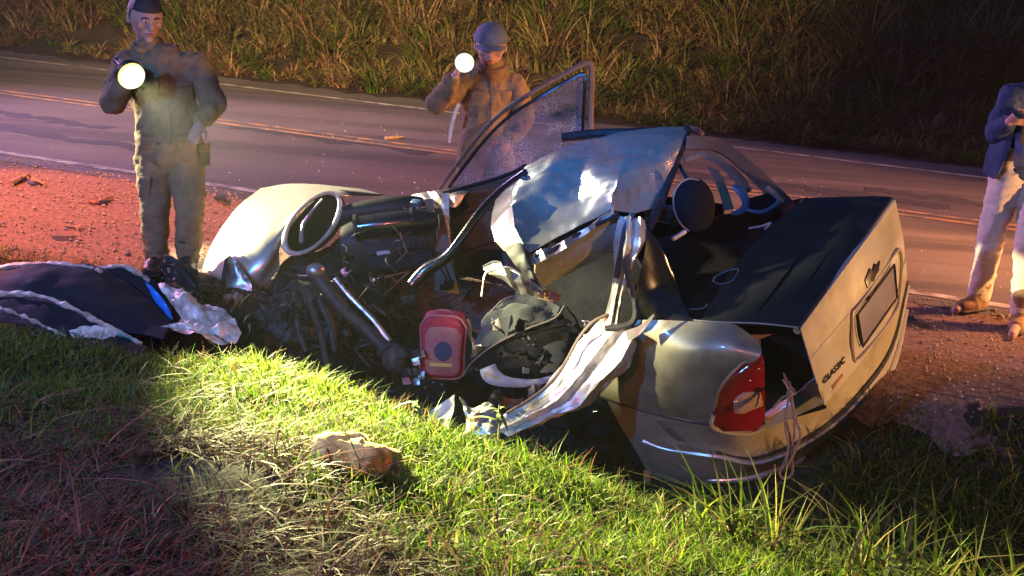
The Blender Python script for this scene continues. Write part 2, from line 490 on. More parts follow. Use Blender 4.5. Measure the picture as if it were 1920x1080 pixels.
def glass_dusty():
    m, nt, b = nodes_of('dusty_window_glass')
    f1 = ramp(nt, noise_n(nt, 120, 3, .7), .52, .63)
    f2 = ramp(nt, noise_n(nt, 5, 4, .6), .42, .70)
    mul = nt.nodes.new('ShaderNodeMath'); mul.operation = 'MULTIPLY'
    nt.links.new(f1, mul.inputs[0]); nt.links.new(f2, mul.inputs[1])
    d = nt.nodes.new('ShaderNodeBsdfDiffuse'); d.inputs[0].default_value = (.62, .64, .66, 1)
    tr = nt.nodes.new('ShaderNodeBsdfTransparent'); tr.inputs[0].default_value = (.70, .73, .76, 1)
    gl = nt.nodes.new('ShaderNodeBsdfGlossy'); gl.inputs['Roughness'].default_value = .06
    x1 = nt.nodes.new('ShaderNodeMixShader'); x1.inputs[0].default_value = .10
    nt.links.new(tr.outputs[0], x1.inputs[1]); nt.links.new(gl.outputs[0], x1.inputs[2])
    add = nt.nodes.new('ShaderNodeMath'); add.operation = 'MULTIPLY_ADD'; add.inputs[1].default_value = .85; add.inputs[2].default_value = .10
    nt.links.new(mul.outputs[0], add.inputs[0])
    x2 = nt.nodes.new('ShaderNodeMixShader'); nt.links.new(add.outputs[0], x2.inputs[0])
    tl = nt.nodes.new('ShaderNodeBsdfTranslucent'); tl.inputs[0].default_value = (.6, .64, .68, 1)
    x3 = nt.nodes.new('ShaderNodeMixShader'); x3.inputs[0].default_value = .5
    nt.links.new(d.outputs[0], x3.inputs[1]); nt.links.new(tl.outputs[0], x3.inputs[2])
    nt.links.new(x1.outputs[0], x2.inputs[1]); nt.links.new(x3.outputs[0], x2.inputs[2])
    nt.links.new(x2.outputs[0], nt.nodes['Material Output'].inputs[0])
    return m
M['dustglass'] = glass_dusty()

def lens_mat(name, col, tr=.55):
    m, nt, b = nodes_of(name)
    f = ramp(nt, noise_n(nt, 60, 2), .4, .6)
    nt.links.new(mix_col(nt, f, col, tuple(c * .8 for c in col)), b.inputs['Base Color'])
    b.inputs['Roughness'].default_value = .12; b.inputs['Transmission Weight'].default_value = tr; b.inputs['Coat Weight'].default_value = .7
    b.inputs['IOR'].default_value = 1.3
    return m
M['lens_red'] = lens_mat('red_lamp_lens', (.15, .003, .008), .0)
M['lens_clear'] = lens_mat('clear_lamp_lens', (.30, .21, .16), .0)

def asphalt():
    m, nt, b = nodes_of('asphalt')
    big = ramp(nt, noise_n(nt, .35, 4, .6), .35, .65)
    c1 = mix_col(nt, big, (.060, .052, .050), (.105, .090, .084))
    streak = ramp(nt, noise_n(nt, .8, 4, .6, stretch=(.12, 1.6, 1)), .45, .62)
    c2 = mix_col(nt, streak, c1, (.042, .038, .039))
    fine = ramp(nt, noise_n(nt, 90, 2, .7), .60, .70)
    c3 = mix_col(nt, fine, c2, (.20, .18, .165))
    nt.links.new(c3, b.inputs['Base Color']); b.inputs['Roughness'].default_value = .75
    b.inputs['Specular IOR Level'].default_value = .35
    bp = nt.nodes.new('ShaderNodeBump'); bp.inputs['Strength'].default_value = .5; bp.inputs['Distance'].default_value = .01
    nt.links.new(noise_n(nt, 70, 4, .7), bp.inputs['Height']); nt.links.new(bp.outputs[0], b.inputs['Normal'])
    return m
M['asphalt'] = asphalt()
M['gravel'] = pmat('red_gravel', (.19, .115, .08), (.085, .058, .046), .95, scale=28, lo=.38, hi=.62, bump=1.0, bscale=45, spec=.25)
M['line_white'] = pmat('worn_white_line', (.40, .38, .35), (.085, .073, .068), .8, scale=5, lo=.36, hi=.62, bump=.3, bscale=80)
M['line_yellow'] = pmat('worn_yellow_line', (.34, .18, .05), (.085, .073, .068), .8, scale=5, lo=.36, hi=.60, bump=.3, bscale=80)
M['patch'] = pmat('tar_patch', (.022, .022, .024), (.032, .031, .032), .7, scale=9, bump=.4, bscale=80)

# ------------------------------------------------------------------ ground
crest_px = [(-700, 570), (-300, 590), (0, 632), (250, 682), (480, 684), (700, 752), (850, 826), (1000, 874), (1200, 944), (1350, 994), (1600, 1082), (1720, 1118), (1900, 1180), (2300, 1330)]
ZC = .15
crest = np.array([G(x, y, ZC)[:2] for x, y in crest_px])
crest = np.vstack([[-30, crest[0, 1] - 3], crest, [crest[-1, 0] + 6, crest[-1, 1] - 4]])
crest = crest[np.argsort(crest[:, 0])]

def terrain(x, y):
    x = np.asarray(x, float); y = np.asarray(y, float)
    u = x * TDR[0] + y * TDR[1]; v = x * NRM[0] + y * NRM[1] - D0
    vs = np.interp(u, [-4.6, -3.9, -3.0, -1.0, 0.2, 1.5], [-2.75, -2.7, -1.5, -1.45, -1.95, -2.1])
    D = np.interp(u, [-6, -4.6, -3.6, -1, 3], [.15, .22, .62, .74, .62])
    zd = -D * sstep(0, 1.35, vs - v) - .02
    s = np.interp(x, crest[:, 0], crest[:, 1]) - y
    zb = np.where(s > 0, ZC + .11 * np.minimum(s, 6), ZC + .95 * s)
    k = .07
    h = np.clip(.5 + .5 * (zb - zd) / k, 0, 1)
    z = zd * (1 - h) + zb * h + k * h * (1 - h)
    fb = np.clip(v - 8.0, 0, 16)
    z = z + np.where(v > 8.0, fb * .42 * sstep(0, 2, fb), 0)
    return z

def terrain_bumpy(x, y):
    z = terrain(x, y)
    w = np.array([mnoise.noise(Vector((a * 1.7, b * 1.7, .3))) * .05 + mnoise.noise(Vector((a * 6, b * 6, 1.3))) * .015 for a, b in zip(np.ravel(x), np.ravel(y))]).reshape(np.shape(x))
    v = x * NRM[0] + y * NRM[1] - D0
    g = np.where(v < -2.2, 1, np.where(v > 8, 3, 0.0))
    return z + w * g

xs = np.concatenate([np.linspace(-150, -14, 18), np.arange(-13, -6, .5), np.arange(-6, 6, .07), np.arange(6, 14, .5), np.linspace(15, 150, 18)])
ys = np.concatenate([np.linspace(-60, -3, 8), np.arange(-2, 10, .07), np.arange(10, 34, .5), np.linspace(35, 200, 14)])
gx, gy = np.meshgrid(xs, ys)
gz = terrain_bumpy(gx, gy)
nx_ = len(xs)
V = np.c_[gx.ravel(), gy.ravel(), gz.ravel()]
ii = np.arange(len(ys) - 1)[:, None] * nx_ + np.arange(nx_ - 1)[None]
Fq = np.stack([ii, ii + 1, ii + 1 + nx_, ii + nx_], -1).reshape(-1, 4)
obj('ground', (V.tolist(), Fq.tolist()), M['soil'], kind='structure', origin=(0, 0, 0))

def uv(u, v, z=0.0):
    p = u * TDR + (v + D0) * NRM
    return np.array([p[0], p[1], z])

def strip(v0, v1, z, us, jag0=0.0, jag1=0.0, seed=0.0, follow=False, nv=1, bend=True):
    V, Fc = [], []
    for u in us:
        a = v0 + jag0 * mnoise.noise(Vector((u * 1.9, seed, 0))) + jag0 * .6 * mnoise.noise(Vector((u * 7, seed, 2)))
        b = v1 + jag1 * mnoise.noise(Vector((u * 1.9, seed + 9, 0))) + jag1 * .6 * mnoise.noise(Vector((u * 7, seed + 9, 2)))
        for k in range(nv + 1):
            p = uv(u, a + (b - a) * k / nv)
            p[2] = z + (float(terrain(p[0], p[1])) + .02 if follow else 0)
            V.append(p)
    m = nv + 1
    for i in range(len(us) - 1):
        for k in range(nv):
            Fc.append((i * m + k, (i + 1) * m + k, (i + 1) * m + k + 1, i * m + k + 1))
    return V, Fc

UL = np.concatenate([np.linspace(-140, -20, 14), np.arange(-19, 12, .12), np.linspace(13, 90, 10)])
obj('road', strip(-.32, 7.55, 0.0, UL, .06, .35, 1.0), M['asphalt'], kind='structure', origin=(0, 0, 0))
# gravel shoulder with a frayed grass side
def shoulder():
    V, Fc = [], []; us = np.arange(-16, 9, .1); nv = 26
    for u in us:
        vs = np.interp(u, [-4.6, -3.9, -3.0, -1.0, 0.2, 1.5], [-2.75, -2.7, -1.9, -1.9, -2.3, -2.45]) - .12 + .16 * mnoise.noise(Vector((u * 2.1, 4, 0))) + .1 * mnoise.noise(Vector((u * 7.1, 4, 0)))
        for k in range(nv + 1):
            p = uv(u, -.25 + (vs + .25) * k / nv)
            p[2] = float(terrain(p[0], p[1])) + .016 + .007 * mnoise.noise(Vector((p[0] * 9, p[1] * 9, 0)))
            V.append(p)
    m = nv + 1
    for i in range(len(us) - 1):
        for k in range(nv):
            Fc.append((i * m + k, i * m + k + 1, (i + 1) * m + k + 1, (i + 1) * m + k))
    return V, Fc
obj('shoulder', shoulder(), M['gravel'], kind='structure', origin=(0, 0, 0))
obj('road_marking', strip(-.06, .06, .005, UL, .012, .012, 3.0), M['line_white'], kind='structure', origin=(0, 0, 0))
obj('road_marking', strip(LANE - .16, LANE - .05, .005, UL, .012, .012, 5.0), M['line_yellow'], kind='structure', origin=(0, 0, 0))
obj('road_marking', strip(LANE + .07, LANE + .18, .005, UL, .012, .012, 7.0), M['line_yellow'], kind='structure', origin=(0, 0, 0))
obj('road_marking', strip(2 * LANE - .06, 2 * LANE + .06, .005, UL, .012, .012, 9.0), M['line_white'], kind='structure', origin=(0, 0, 0))
for (x, y, L, w, sd) in ((1500, 352, 3.2, .35, 1), (100, 255, 3.5, .3, 2), (620, 262, 2.6, .25, 3), (1760, 372, 1.6, .3, 4), (60, 220, 2.2, .25, 6)):
    p0 = G(x, y); u0 = p0 @ TDR; v0 = p0 @ NRM - D0
    obj('tar_patch', strip(v0 - w / 2, v0 + w / 2, .003, np.linspace(u0 - L / 2, u0 + L / 2, 40), .22, .22, 20.0 + sd), M['patch'], kind='structure')

def in_view(x, y, z, pad=120):
    v = np.stack([x, y, z - CAMH], -1)
    d = v @ FW
    px = 960 + FPX * (v @ RT) / np.maximum(d, .05); py = 540 - FPX * (v @ UP) / np.maximum(d, .05)
    return (d > .3) & (px > -pad) & (px < 1920 + pad) & (py > -pad * 2) & (py < 1080 + pad * 3)

# ------------------------------------------------------------------ grass
def blades(name, pos, h, w, lean, az, cols, mat, nseg=3, droop=.5, kind='stuff', twist=None):
    """many bent grass blades in one mesh; arrays per blade"""
    n = len(h)
    t = np.linspace(0, 1, nseg + 1)
    dirx = np.stack([np.cos(az), np.sin(az), np.zeros(n)], -1)
    side_az = az + np.pi / 2 + (rng.uniform(-1.2, 1.2, n) if twist is None else twist)
    side = np.stack([np.cos(side_az), np.sin(side_az), np.zeros(n)], -1)
    V = np.zeros((n, 2 * nseg + 1, 3), np.float32)
    for k in range(nseg + 1):
        tt = t[k]
        off = lean * h * (tt ** 1.7)
        zz = h * (tt - droop * np.minimum(lean, 1.6) * .45 * tt ** 2.4)
        c = pos + dirx * off[:, None] + np.array([0, 0, 1.]) * zz[:, None]
        if k < nseg:
            ww = (w * (1 - .75 * tt ** 1.5) * .5)[:, None]
            V[:, 2 * k] = c - side * ww; V[:, 2 * k + 1] = c + side * ww
        else:
            V[:, 2 * nseg] = c
    nv = 2 * nseg + 1
    fl = []
    for k in range(nseg - 1):
        a = 2 * k
        fl += [(a, a + 1, a + 3), (a, a + 3, a + 2)]
    a = 2 * (nseg - 1); fl.append((a, a + 1, a + 2))
    fl = np.array(fl)
    Fc = (np.arange(n)[:, None, None] * nv + fl[None]).reshape(-1, 3)
    me = bpy.data.meshes.new(name)
    me.vertices.add(n * nv); me.vertices.foreach_set('co', V.reshape(-1).astype(np.float32))
    me.loops.add(Fc.size); me.loops.foreach_set('vertex_index', Fc.ravel().astype(np.int32))
    me.polygons.add(len(Fc)); me.polygons.foreach_set('loop_start', np.arange(0, Fc.size, 3, dtype=np.int32))
    me.update(calc_edges=True)
    at = me.color_attributes.new('blade', 'FLOAT_COLOR', 'POINT')
    cc = np.ones((n, nv, 4), np.float32); cc[:, :, :3] = cols[:, None, :]
    at.data.foreach_set('color', cc.ravel())
    return link_mesh(name, me, mat, kind=kind, origin=(0, 0, 0), smooth=True, sharp=0)

def pick(palette, n, jit=.25, wts=None):
    pal = np.array(palette); i = rng.choice(len(pal), n, p=wts)
    return pal[i] * rng.uniform(1 - jit, 1 + jit, (n, 1)) * rng.uniform(.92, 1.08, (n, 3))

GREEN = [(.085, .16, .010), (.125, .20, .012), (.06, .12, .012), (.17, .20, .020)]
DRY = [(.15, .055, .026), (.10, .042, .024), (.13, .078, .036), (.06, .028, .02), (.05, .07, .02)]
OLIVE = [(.13, .13, .035), (.19, .16, .05), (.09, .10, .028), (.26, .21, .08)]

def nz(x, y, f, s):
    return np.array([mnoise.noise(Vector((a * f, b * f, s))) for a, b in zip(x, y)])

# near bank: short grass on the crest, dry straw towards the camera on the left
N0 = 250000
x = rng.uniform(-3.6, 3.6, N0); y = rng.uniform(1.6, 7.0, N0)
s = np.interp(x, crest[:, 0], crest[:, 1]) - y
keep = (s > -.45) & (rng.random(N0) < np.clip(.35 + 1.3 / np.maximum(y, 1), 0, 1))
x, y, s = x[keep], y[keep], s[keep]
z = terrain_bumpy(x, y)
k2 = in_view(x, y, z, 420); x, y, s, z = x[k2], y[k2], s[k2], z[k2]
n1 = nz(x, y, 1.6, 2.0); n2 = nz(x, y, 4.5, 5.0)
# where it is dry: away from the crest, more to the left
pxl = 960 + FPX * ((np.stack([x, y, z - CAMH], -1)) @ RT) / ((np.stack([x, y, z - CAMH], -1)) @ FW)
dry = np.clip((s - .95 - .8 * np.clip(x + .5, 0, 2)) * 1.5 + n1 * .9 + .12, .06, .95)
isdry = rng.random(len(x)) < dry
bare = (n2 > .34) & (s > .9) & (rng.random(len(x)) < .6)
hole = ((x + 1.05) ** 2 / .10 + (y - 3.52) ** 2 / .05 < 1) & (rng.random(len(x)) < .93)
keep = ~bare & ~hole
x, y, z, s, isdry, n1 = x[keep], y[keep], z[keep], s[keep], isdry[keep], n1[keep]
g = ~isdry
n = g.sum()
blades('grass', np.stack([x[g], y[g], z[g] - .01], -1), rng.uniform(.045, .115, n) * (1 + .35 * n1[g]) * np.where(rng.random(n) < .02, 1.5, 1), rng.uniform(.0038, .0088, n), rng.uniform(.2, 1.6, n), rng.uniform(0, 6.283, n), pick(GREEN + GREEN + [(.20, .19, .06)], n, .3), M['grass'])
n = isdry.sum()
blades('dry_grass', np.stack([x[isdry], y[isdry], z[isdry] - .005], -1), rng.uniform(.05, .15, n), rng.uniform(.0035, .011, n), rng.uniform(.5, 2.6, n), rng.uniform(0, 6.283, n), pick(DRY, n, .35), M['straw'], droop=.85)
# broad fallen leaves and long straws among the dry grass
n = 520
xx = rng.uniform(-2.6, .9, n); yy = rng.uniform(2.6, 4.7, n); zz = terrain_bumpy(xx, yy)
ss = np.interp(xx, crest[:, 0], crest[:, 1]) - yy; kk = ss > .6
xx, yy, zz = xx[kk], yy[kk], zz[kk]; n = len(xx)
blades('dry_straw', np.stack([xx, yy, zz + rng.uniform(.0, .05, n)], -1), rng.uniform(.07, .22, n), rng.uniform(.003, .010, n), rng.uniform(1.0, 3.2, n), rng.uniform(0, 6.283, n), pick(DRY + [(.32, .15, .08)], n, .3), M['straw'], nseg=5, droop=.95)

# tall grass in the ditch behind the bank, right of the wreck
N0 = 26000
x = rng.uniform(.6, 4.6, N0); y = rng.uniform(2.6, 6.5, N0)
s = np.interp(x, crest[:, 0], crest[:, 1]) - y; v = x * NRM[0] + y * NRM[1] - D0
u = x * TDR[0] + y * TDR[1]
z = terrain_bumpy(x, y)
ca = (np.stack([x, y, z], -1) - CO) @ CL
edge = np.interp(u, [-2, 0.2, 1.5], [-1.95, -2.3, -2.4])
keep = (s < .02) & (v < edge + .05) & in_view(x, y, z, 200) & (ca > -.15) & (nz(x, y, 2.6, 8.0) > -.32)
hs = .35 + .65 * sstep(0, .7, edge[keep] - v[keep])
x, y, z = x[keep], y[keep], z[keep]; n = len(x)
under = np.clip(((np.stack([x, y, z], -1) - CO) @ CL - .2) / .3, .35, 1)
blades('tall_grass', np.stack([x, y, z - .02], -1), rng.uniform(.18, .46, n) * under * hs, rng.uniform(.007, .017, n), rng.uniform(.2, 1.7, n), rng.uniform(0, 6.283, n), pick(GREEN + OLIVE, n, .35) * .62, M['grass'], nseg=5, droop=.8)  # colours scaled down to put the car's shade into the blades
# ditch grass round and left of the wreck
N0 = 40000
x = rng.uniform(-4.6, 2.0, N0); y = rng.uniform(4.6, 8.2, N0)
s = np.interp(x, crest[:, 0], crest[:, 1]) - y; v = x * NRM[0] + y * NRM[1] - D0; u = x * TDR[0] + y * TDR[1]
vs = np.interp(u, [-4.6, -3.9, -3.0, -1.0, 0.2, 1.5], [-2.75, -2.7, -1.9, -1.9, -2.3, -2.45])
z = terrain_bumpy(x, y)
cb = (np.stack([x, y, z], -1) - CO) @ CR
keep = (s < .05) & (v < vs + .05) & ((u < -3.4) | (cb < .02)) & in_view(x, y, z)
x, y, z = x[keep], y[keep], z[keep]; n = len(x)
blades('ditch_grass', np.stack([x, y, z - .01], -1), rng.uniform(.05, .14, n), rng.uniform(.004, .007, n), rng.uniform(.2, 1.4, n), rng.uniform(0, 6.283, n), pick(GREEN + DRY, n, .35), M['grass'])

# far bank: tussocks of tall grass and low scrub
T = 3000
uu = rng.uniform(-24, 9, T); vv = 8.15 + rng.random(T) ** 1.4 * 9
pp = uu[:, None] * TDR[None] + (vv + D0)[:, None] * NRM[None]
vv2 = vv + .35 * nz(pp[:, 0], pp[:, 1], .9, 3.0)
pp = uu[:, None] * TDR[None] + (np.maximum(vv2, 7.9) + D0)[:, None] * NRM[None]
tz = terrain(pp[:, 0], pp[:, 1])
kk = in_view(pp[:, 0], pp[:, 1], tz, 260) & (nz(pp[:, 0], pp[:, 1], .6, 12.0) > -.75); pp, tz, vv = pp[kk], tz[kk], vv[kk]
T = len(pp)
thin = np.where(nz(pp[:, 0], pp[:, 1], .6, 12.0) < -.2, .5, 1.0)
size = thin * np.clip(.35 + (vv - 8.1) * .35, .3, 1.15) * rng.uniform(.55, 1.25, T) * (1 + .45 * nz(pp[:, 0], pp[:, 1], .55, 9.0))
per = 52
idx = np.repeat(np.arange(T), per); n = len(idx)
rr = rng.random(n) ** .7 * .22 * size[idx]; th = rng.uniform(0, 6.283, n)
px_, py_ = pp[idx, 0] + rr * np.cos(th), pp[idx, 1] + rr * np.sin(th)
tk = rng.random(T); tone = np.where(tk < .42, 0, np.where(tk < .78, 1, 2))
BR = [(.26, .16, .08), (.17, .11, .055), (.32, .22, .11)]
pal = np.stack([pick(BR, n), pick(OLIVE, n), pick(GREEN[:3], n) * .8])
cols = pal[tone[idx], np.arange(n)]
blades('bank_grass', np.stack([px_, py_, tz[idx] - .03], -1), size[idx] * rng.uniform(.55, 1.15, n), rng.uniform(.016, .042, n), rng.uniform(.3, 2.1, n), th + rng.normal(0, .5, n), cols, M['grass'], nseg=4, droop=.9)
M['pillar_dark'] = pmat('dark_pillar_cloth', (.075, .058, .045), (.05, .038, .03), .85, scale=9, bump=.2, bscale=120)
M['pillar_beige'] = pmat('beige_pillar_trim', (.11, .082, .06), (.08, .06, .045), .8, scale=9)
M['bare_pale'] = pmat('torn_pale_metal', (.56, .53, .47), (.36, .30, .27), .42, .35, scale=11, bump=.2, bscale=40)
M['paint_mid'] = pmat('mid_champagne_paint', (.32, .285, .20), (.20, .165, .11), .42, .42, scale=7, lo=.45, hi=.75, coat=.3, rvar=.1)  # duller, mottled champagne paint for the bumper
# ------------------------------------------------------------------ the wrecked car
def pts(L):
    return [P(*q) for q in L]
def rows(*R_):
    return [[P(*q) for q in r] for r in R_]
def rowsb(*R_):
    return [[Kb(*q) for q in r] for r in R_]

car = thing('wrecked_car', 'crushed silver sedan with peeled roof and open side tipped into the grassy ditch', 'car', K(-1.6, .75, -.75))

# --- rear end
M['lid_shaded'] = pmat('shaded_lid_surface', (.009, .011, .011), (.016, .017, .016), .6, 0, spec=.25, scale=6)  # near-black base colour stands in for the unlit lid top
lid = obj('trunk_lid', panel(rowsb([(1310, 605, .20), (1400, 470, .78), (1505, 372, 1.40)], [(1405, 609, .21), (1500, 490, .80), (1595, 369, 1.41)], [(1486, 612, .22), (1573, 494, .80), (1662, 369, 1.41)], [(1499, 618, .22), (1588, 505, .80), (1677, 374, 1.42)]), 8, .004, 3, .006, 2.0), M['lid_shaded'], car)
face_rows = rowsb([(1500, 616, .22), (1560, 534, .62), (1625, 446, 1.05), (1678, 374, 1.42)], [(1515, 665, .23), (1590, 592, .66), (1655, 502, 1.08), (1692, 440, 1.46)], [(1530, 715, .24), (1600, 640, .68), (1662, 560, 1.12), (1696, 490, 1.5)], [(1545, 760, .25), (1612, 680, .68), (1667, 602, 1.12), (1697, 532, 1.5)])
tail = obj('tailgate_panel', panel(face_rows, 8, .002, 2, .006, 5.0), M['paint'], car)
fg = grid_interp(face_rows, 8); fnn = grid_normals(fg)
fm = unit(fnn.mean((0, 1)))
if fm @ CL < 0: fm = -fm
def on_face(x, y, off=.006):
    """point of the tail panel seen at x, y"""
    d = ray(x, y); w = (fg.reshape(-1, 3) - CAM)
    t = w @ d / (d @ d); k = np.argmin(np.linalg.norm(w - t[:, None] * d, axis=1))
    n_ = fnn.reshape(-1, 3)[k]
    n_ = n_ if n_ @ fm > 0 else -n_
    return on_plane(x, y, fg.reshape(-1, 3)[k] + n_ * off, n_)
obj('rolled_edge', tube([Kb(x, y, b) - CL * .012 - CU * .012 for x, y, b in ((1498, 618, .23), (1530, 577, .42), (1560, 536, .62), (1592, 492, .83), (1625, 448, 1.05), (1655, 405, 1.26), (1677, 376, 1.41))], .021, 10, 4), M['paint'], tail)
obj('tail_lock', lathe(on_face(1628, 560, .004), fm, [(0, .016), (.006, .016), (.008, .010)], 14), M['emblem'], tail)
obj('tail_crease', tube([on_face(*q, .002) for q in ((1520, 672), (1556, 628), (1590, 590))], .005, 5, 3), M['paint'], tail)
for k, (x0, y0, x1, y1) in enumerate(((1420, 585, 1560, 395), (1470, 590, 1612, 392))):
    obj('lid_crease', tube([Kc(x0 + (x1 - x0) * f, y0 + (y1 - y0) * f, .565 + .01 * k) for f in (0, .33, .66, 1)], .007, 5, 3), M['lid_shaded'], lid)
# plate recess, plate, emblem and badge
rec = [on_face(*q, .010) for q in ((1598, 592), (1612, 570), (1676, 478), (1688, 470), (1691, 500), (1686, 560), (1676, 590), (1612, 672), (1600, 660))]
obj('plate_recess', tube(rec, .009, 6, 3, closed=True), M['paint'], tail)
pl = [on_face(*q, .018) for q in ((1610, 592), (1676, 500), (1680, 556), (1619, 646))]
obj('number_plate', slab(pl, -fm * .012, .03), M['plate'], tail)
pf = [on_face(*q, .020) for q in ((1608, 590), (1677, 496), (1682, 558), (1618, 650))]
obj('plate_frame', tube(pf, .007, 5, 1, closed=True), M['black'], tail)
bow = [on_face(*q, .012) for q in ((1624, 526), (1632, 503), (1637, 508), (1641, 494), (1646, 497), (1651, 489), (1649, 507), (1643, 516), (1639, 528), (1634, 527), (1628, 540))]
obj('emblem', slab(bow, -fm * .012, .06), M['emblem'], tail)
def lettering(txt, p0, p1, h, mat, parent, name):
    cu = bpy.data.curves.new(name, 'FONT'); cu.body = txt; cu.size = 1; cu.extrude = .05; cu.shear = .25
    o = bpy.data.objects.new(name, cu); COL.objects.link(o)
    dg = bpy.context.evaluated_depsgraph_get(); dg.update()
    me = bpy.data.meshes.new_from_object(o.evaluated_get(dg)); bpy.data.objects.remove(o)
    co = np.array([v.co[:] for v in me.vertices]); wdt = co[:, 0].max()
    ex = unit(p1 - p0); ez = fm - ex * (fm @ ex); ez = unit(ez); ey = np.cross(ez, ex)
    sx = np.linalg.norm(p1 - p0) / wdt; sy = h / .72
    w = p0 + co[:, :1] * sx * ex + co[:, 1:2] * sy * ey + co[:, 2:3] * .06 * ez
    me.vertices.foreach_set('co', w.ravel())
    return link_mesh(name, me, mat, parent, smooth=False)
lettering('CLASSIC', on_face(1543, 722, .008), on_face(1585, 678, .008), .034, M['emblem'], tail, 'badge_lettering')
obj('badge_strip', slab([on_face(*q, .006) for q in ((1560, 724), (1580, 700), (1581, 705), (1562, 730))], -fm * .004), M['badge_red'], tail)

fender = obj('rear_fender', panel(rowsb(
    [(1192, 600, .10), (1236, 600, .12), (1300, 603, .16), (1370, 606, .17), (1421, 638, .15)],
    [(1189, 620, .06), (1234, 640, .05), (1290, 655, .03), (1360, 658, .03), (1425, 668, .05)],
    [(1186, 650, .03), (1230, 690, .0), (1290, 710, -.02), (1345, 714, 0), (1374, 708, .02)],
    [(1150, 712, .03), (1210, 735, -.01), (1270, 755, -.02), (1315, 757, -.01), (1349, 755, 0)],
    [(1122, 742, .03), (1185, 762, 0), (1250, 780, 0), (1300, 790, 0), (1338, 793, 0)]), 8, .006, 3, .006, 3.0), M['paint_dirty_shaded'], car)

obj('quarter_shaded', panel(rowsb([(1214, 430, .33), (1232, 450, .34), (1256, 500, .34)], [(1204, 500, .22), (1240, 540, .26), (1285, 580, .28)], [(1192, 560, .14), (1236, 590, .16), (1300, 603, .2)], [(1186, 640, .08), (1228, 640, .1), (1296, 630, .14)]), 6, .004, 3, .012, 7.0), M['gloss'], car)  # upper quarter panel; its shade is given as a black surface
B = [[(1140, 752, 0), (1165, 800, 0), (1190, 840, 0), (1212, 880, .01), (1217, 902, .03)],
     [(1235, 776, 0), (1245, 815, 0), (1255, 838, -.01), (1262, 885, .01), (1265, 906, .03)],
     [(1334, 796, .01), (1338, 830, .02), (1342, 852, .01), (1345, 890, .03), (1345, 905, .05)],
     [(1420, 806, .13), (1422, 843, .13), (1425, 862, .12), (1428, 882, .15), (1425, 895, .17)],
     [(1530, 750, .45), (1535, 790, .45), (1538, 808, .45), (1545, 830, .47), (1545, 845, .48)],
     [(1612, 675, .82), (1618, 712, .83), (1622, 728, .83), (1632, 745, .85), (1630, 760, .86)],
     [(1668, 598, 1.15), (1670, 634, 1.16), (1672, 650, 1.16), (1676, 664, 1.18), (1668, 684, 1.18)],
     [(1697, 484, 1.5), (1699, 512, 1.5), (1700, 532, 1.5), (1698, 560, 1.5), (1690, 590, 1.5)]]
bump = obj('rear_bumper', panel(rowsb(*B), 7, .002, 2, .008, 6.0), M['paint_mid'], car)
obj('bumper_strip', tube([Kb(x, y + 2, b) + CL * .012 - CR * .008 for x, y, b in [(1203, 822, 0), (1250, 838, 0)] + [r[2] for r in B[2:]]], .013, 6, 5), M['paint'], bump)
obj('bumper_groove', tube([Kb(x, y - 6, b) + CL * .004 - CR * .004 for x, y, b in [r[2] for r in B[2:]]], .009, 6, 5), M['black'], bump)
obj('bumper_lip', tube([Kb(x, y, b) + CL * .015 for x, y, b in [(1308, 893, .04), (1345, 898, .05), (1425, 888, .16), (1545, 838, .47), (1631, 753, .85), (1672, 674, 1.18), (1694, 580, 1.5)]], [.012, .022, .024, .024, .024, .022, .016], 8, 5), M['paint'], bump)
obj('fender_seam', tube([Kb(x, y, b) - CR * .004 for x, y, b in [(1110, 738, .03), (1160, 756, 0), (1235, 777, 0), (1300, 791, 0), (1336, 795, 0)]], .006, 5, 4), M['black'], fender)
obj('torn_flap', slab([Kb(x, y, -.015) for x, y in ((1228, 787), (1236, 788), (1286, 830), (1262, 822), (1238, 800))], CR * .006), M['bare'], bump)

# lamp at the corner
tn = unit(.72 * CL - .7 * CR); t0 = Kb(1390, 740, .06) + tn * .06
def on_lamp(x, y, off=0.0):
    return on_plane(x, y, t0 + tn * off, tn)
out = [(1424, 668), (1430, 690), (1432, 730), (1431, 792), (1410, 805), (1375, 808), (1342, 802), (1337, 788), (1340, 762), (1352, 732), (1374, 702), (1400, 680)]
def lamp_rows(L, o0, o1):
    return [[on_lamp(x0, y, o0), on_lamp(x0 * .7 + x1 * .3, y, o0 + o1 * .8), on_lamp(x0 * .3 + x1 * .7, y, o0 + o1), on_lamp(x1, y, o0 + o1 * .5)] for y, x0, x1 in L]
lampo = obj('tail_light', panel(lamp_rows([(666, 1421, 1427), (684, 1398, 1430), (705, 1371, 1431), (732, 1351, 1432), (762, 1340, 1432), (788, 1337, 1431), (806, 1352, 1414)], -.01, .035), 5, 0, 1, .02), M['lens_red'], car)
obj('clear_lens', panel(lamp_rows([(735, 1376, 1427), (746, 1360, 1428), (762, 1356, 1427), (774, 1368, 1402)], -.006, .042), 5, 0, 1, .012), M['lens_clear'], lampo)
for x, y in ((1378, 752), (1396, 748), (1412, 750), (1420, 690), (1404, 712)):
    obj('bulb_reflector', ellipsoid(on_lamp(x, y, .026), unit(CR + CL), CU, tn, .012, .008, .012, 10, 6), M['chrome'], lampo)
for k, (x0, y0, x1, y1) in enumerate(((1380, 700, 1430, 694), (1349, 742, 1356, 741), (1342, 794, 1424, 793), (1364, 718, 1430, 712), (1340, 782, 1428, 780))):
    obj('lens_rib', tube([on_lamp(x0, y0, .003), on_lamp((x0 + x1) / 2, (y0 + y1) / 2, .030), on_lamp(x1, y1, .003)], .004, 5, 3), M['lens_red'], lampo)
obj('lamp_surround', tube([on_lamp(*q, -.004) for q in ((1338, 778), (1334, 796), (1345, 806), (1380, 813), (1412, 811), (1434, 798))], .012, 6, 4), M['paint'], lampo)
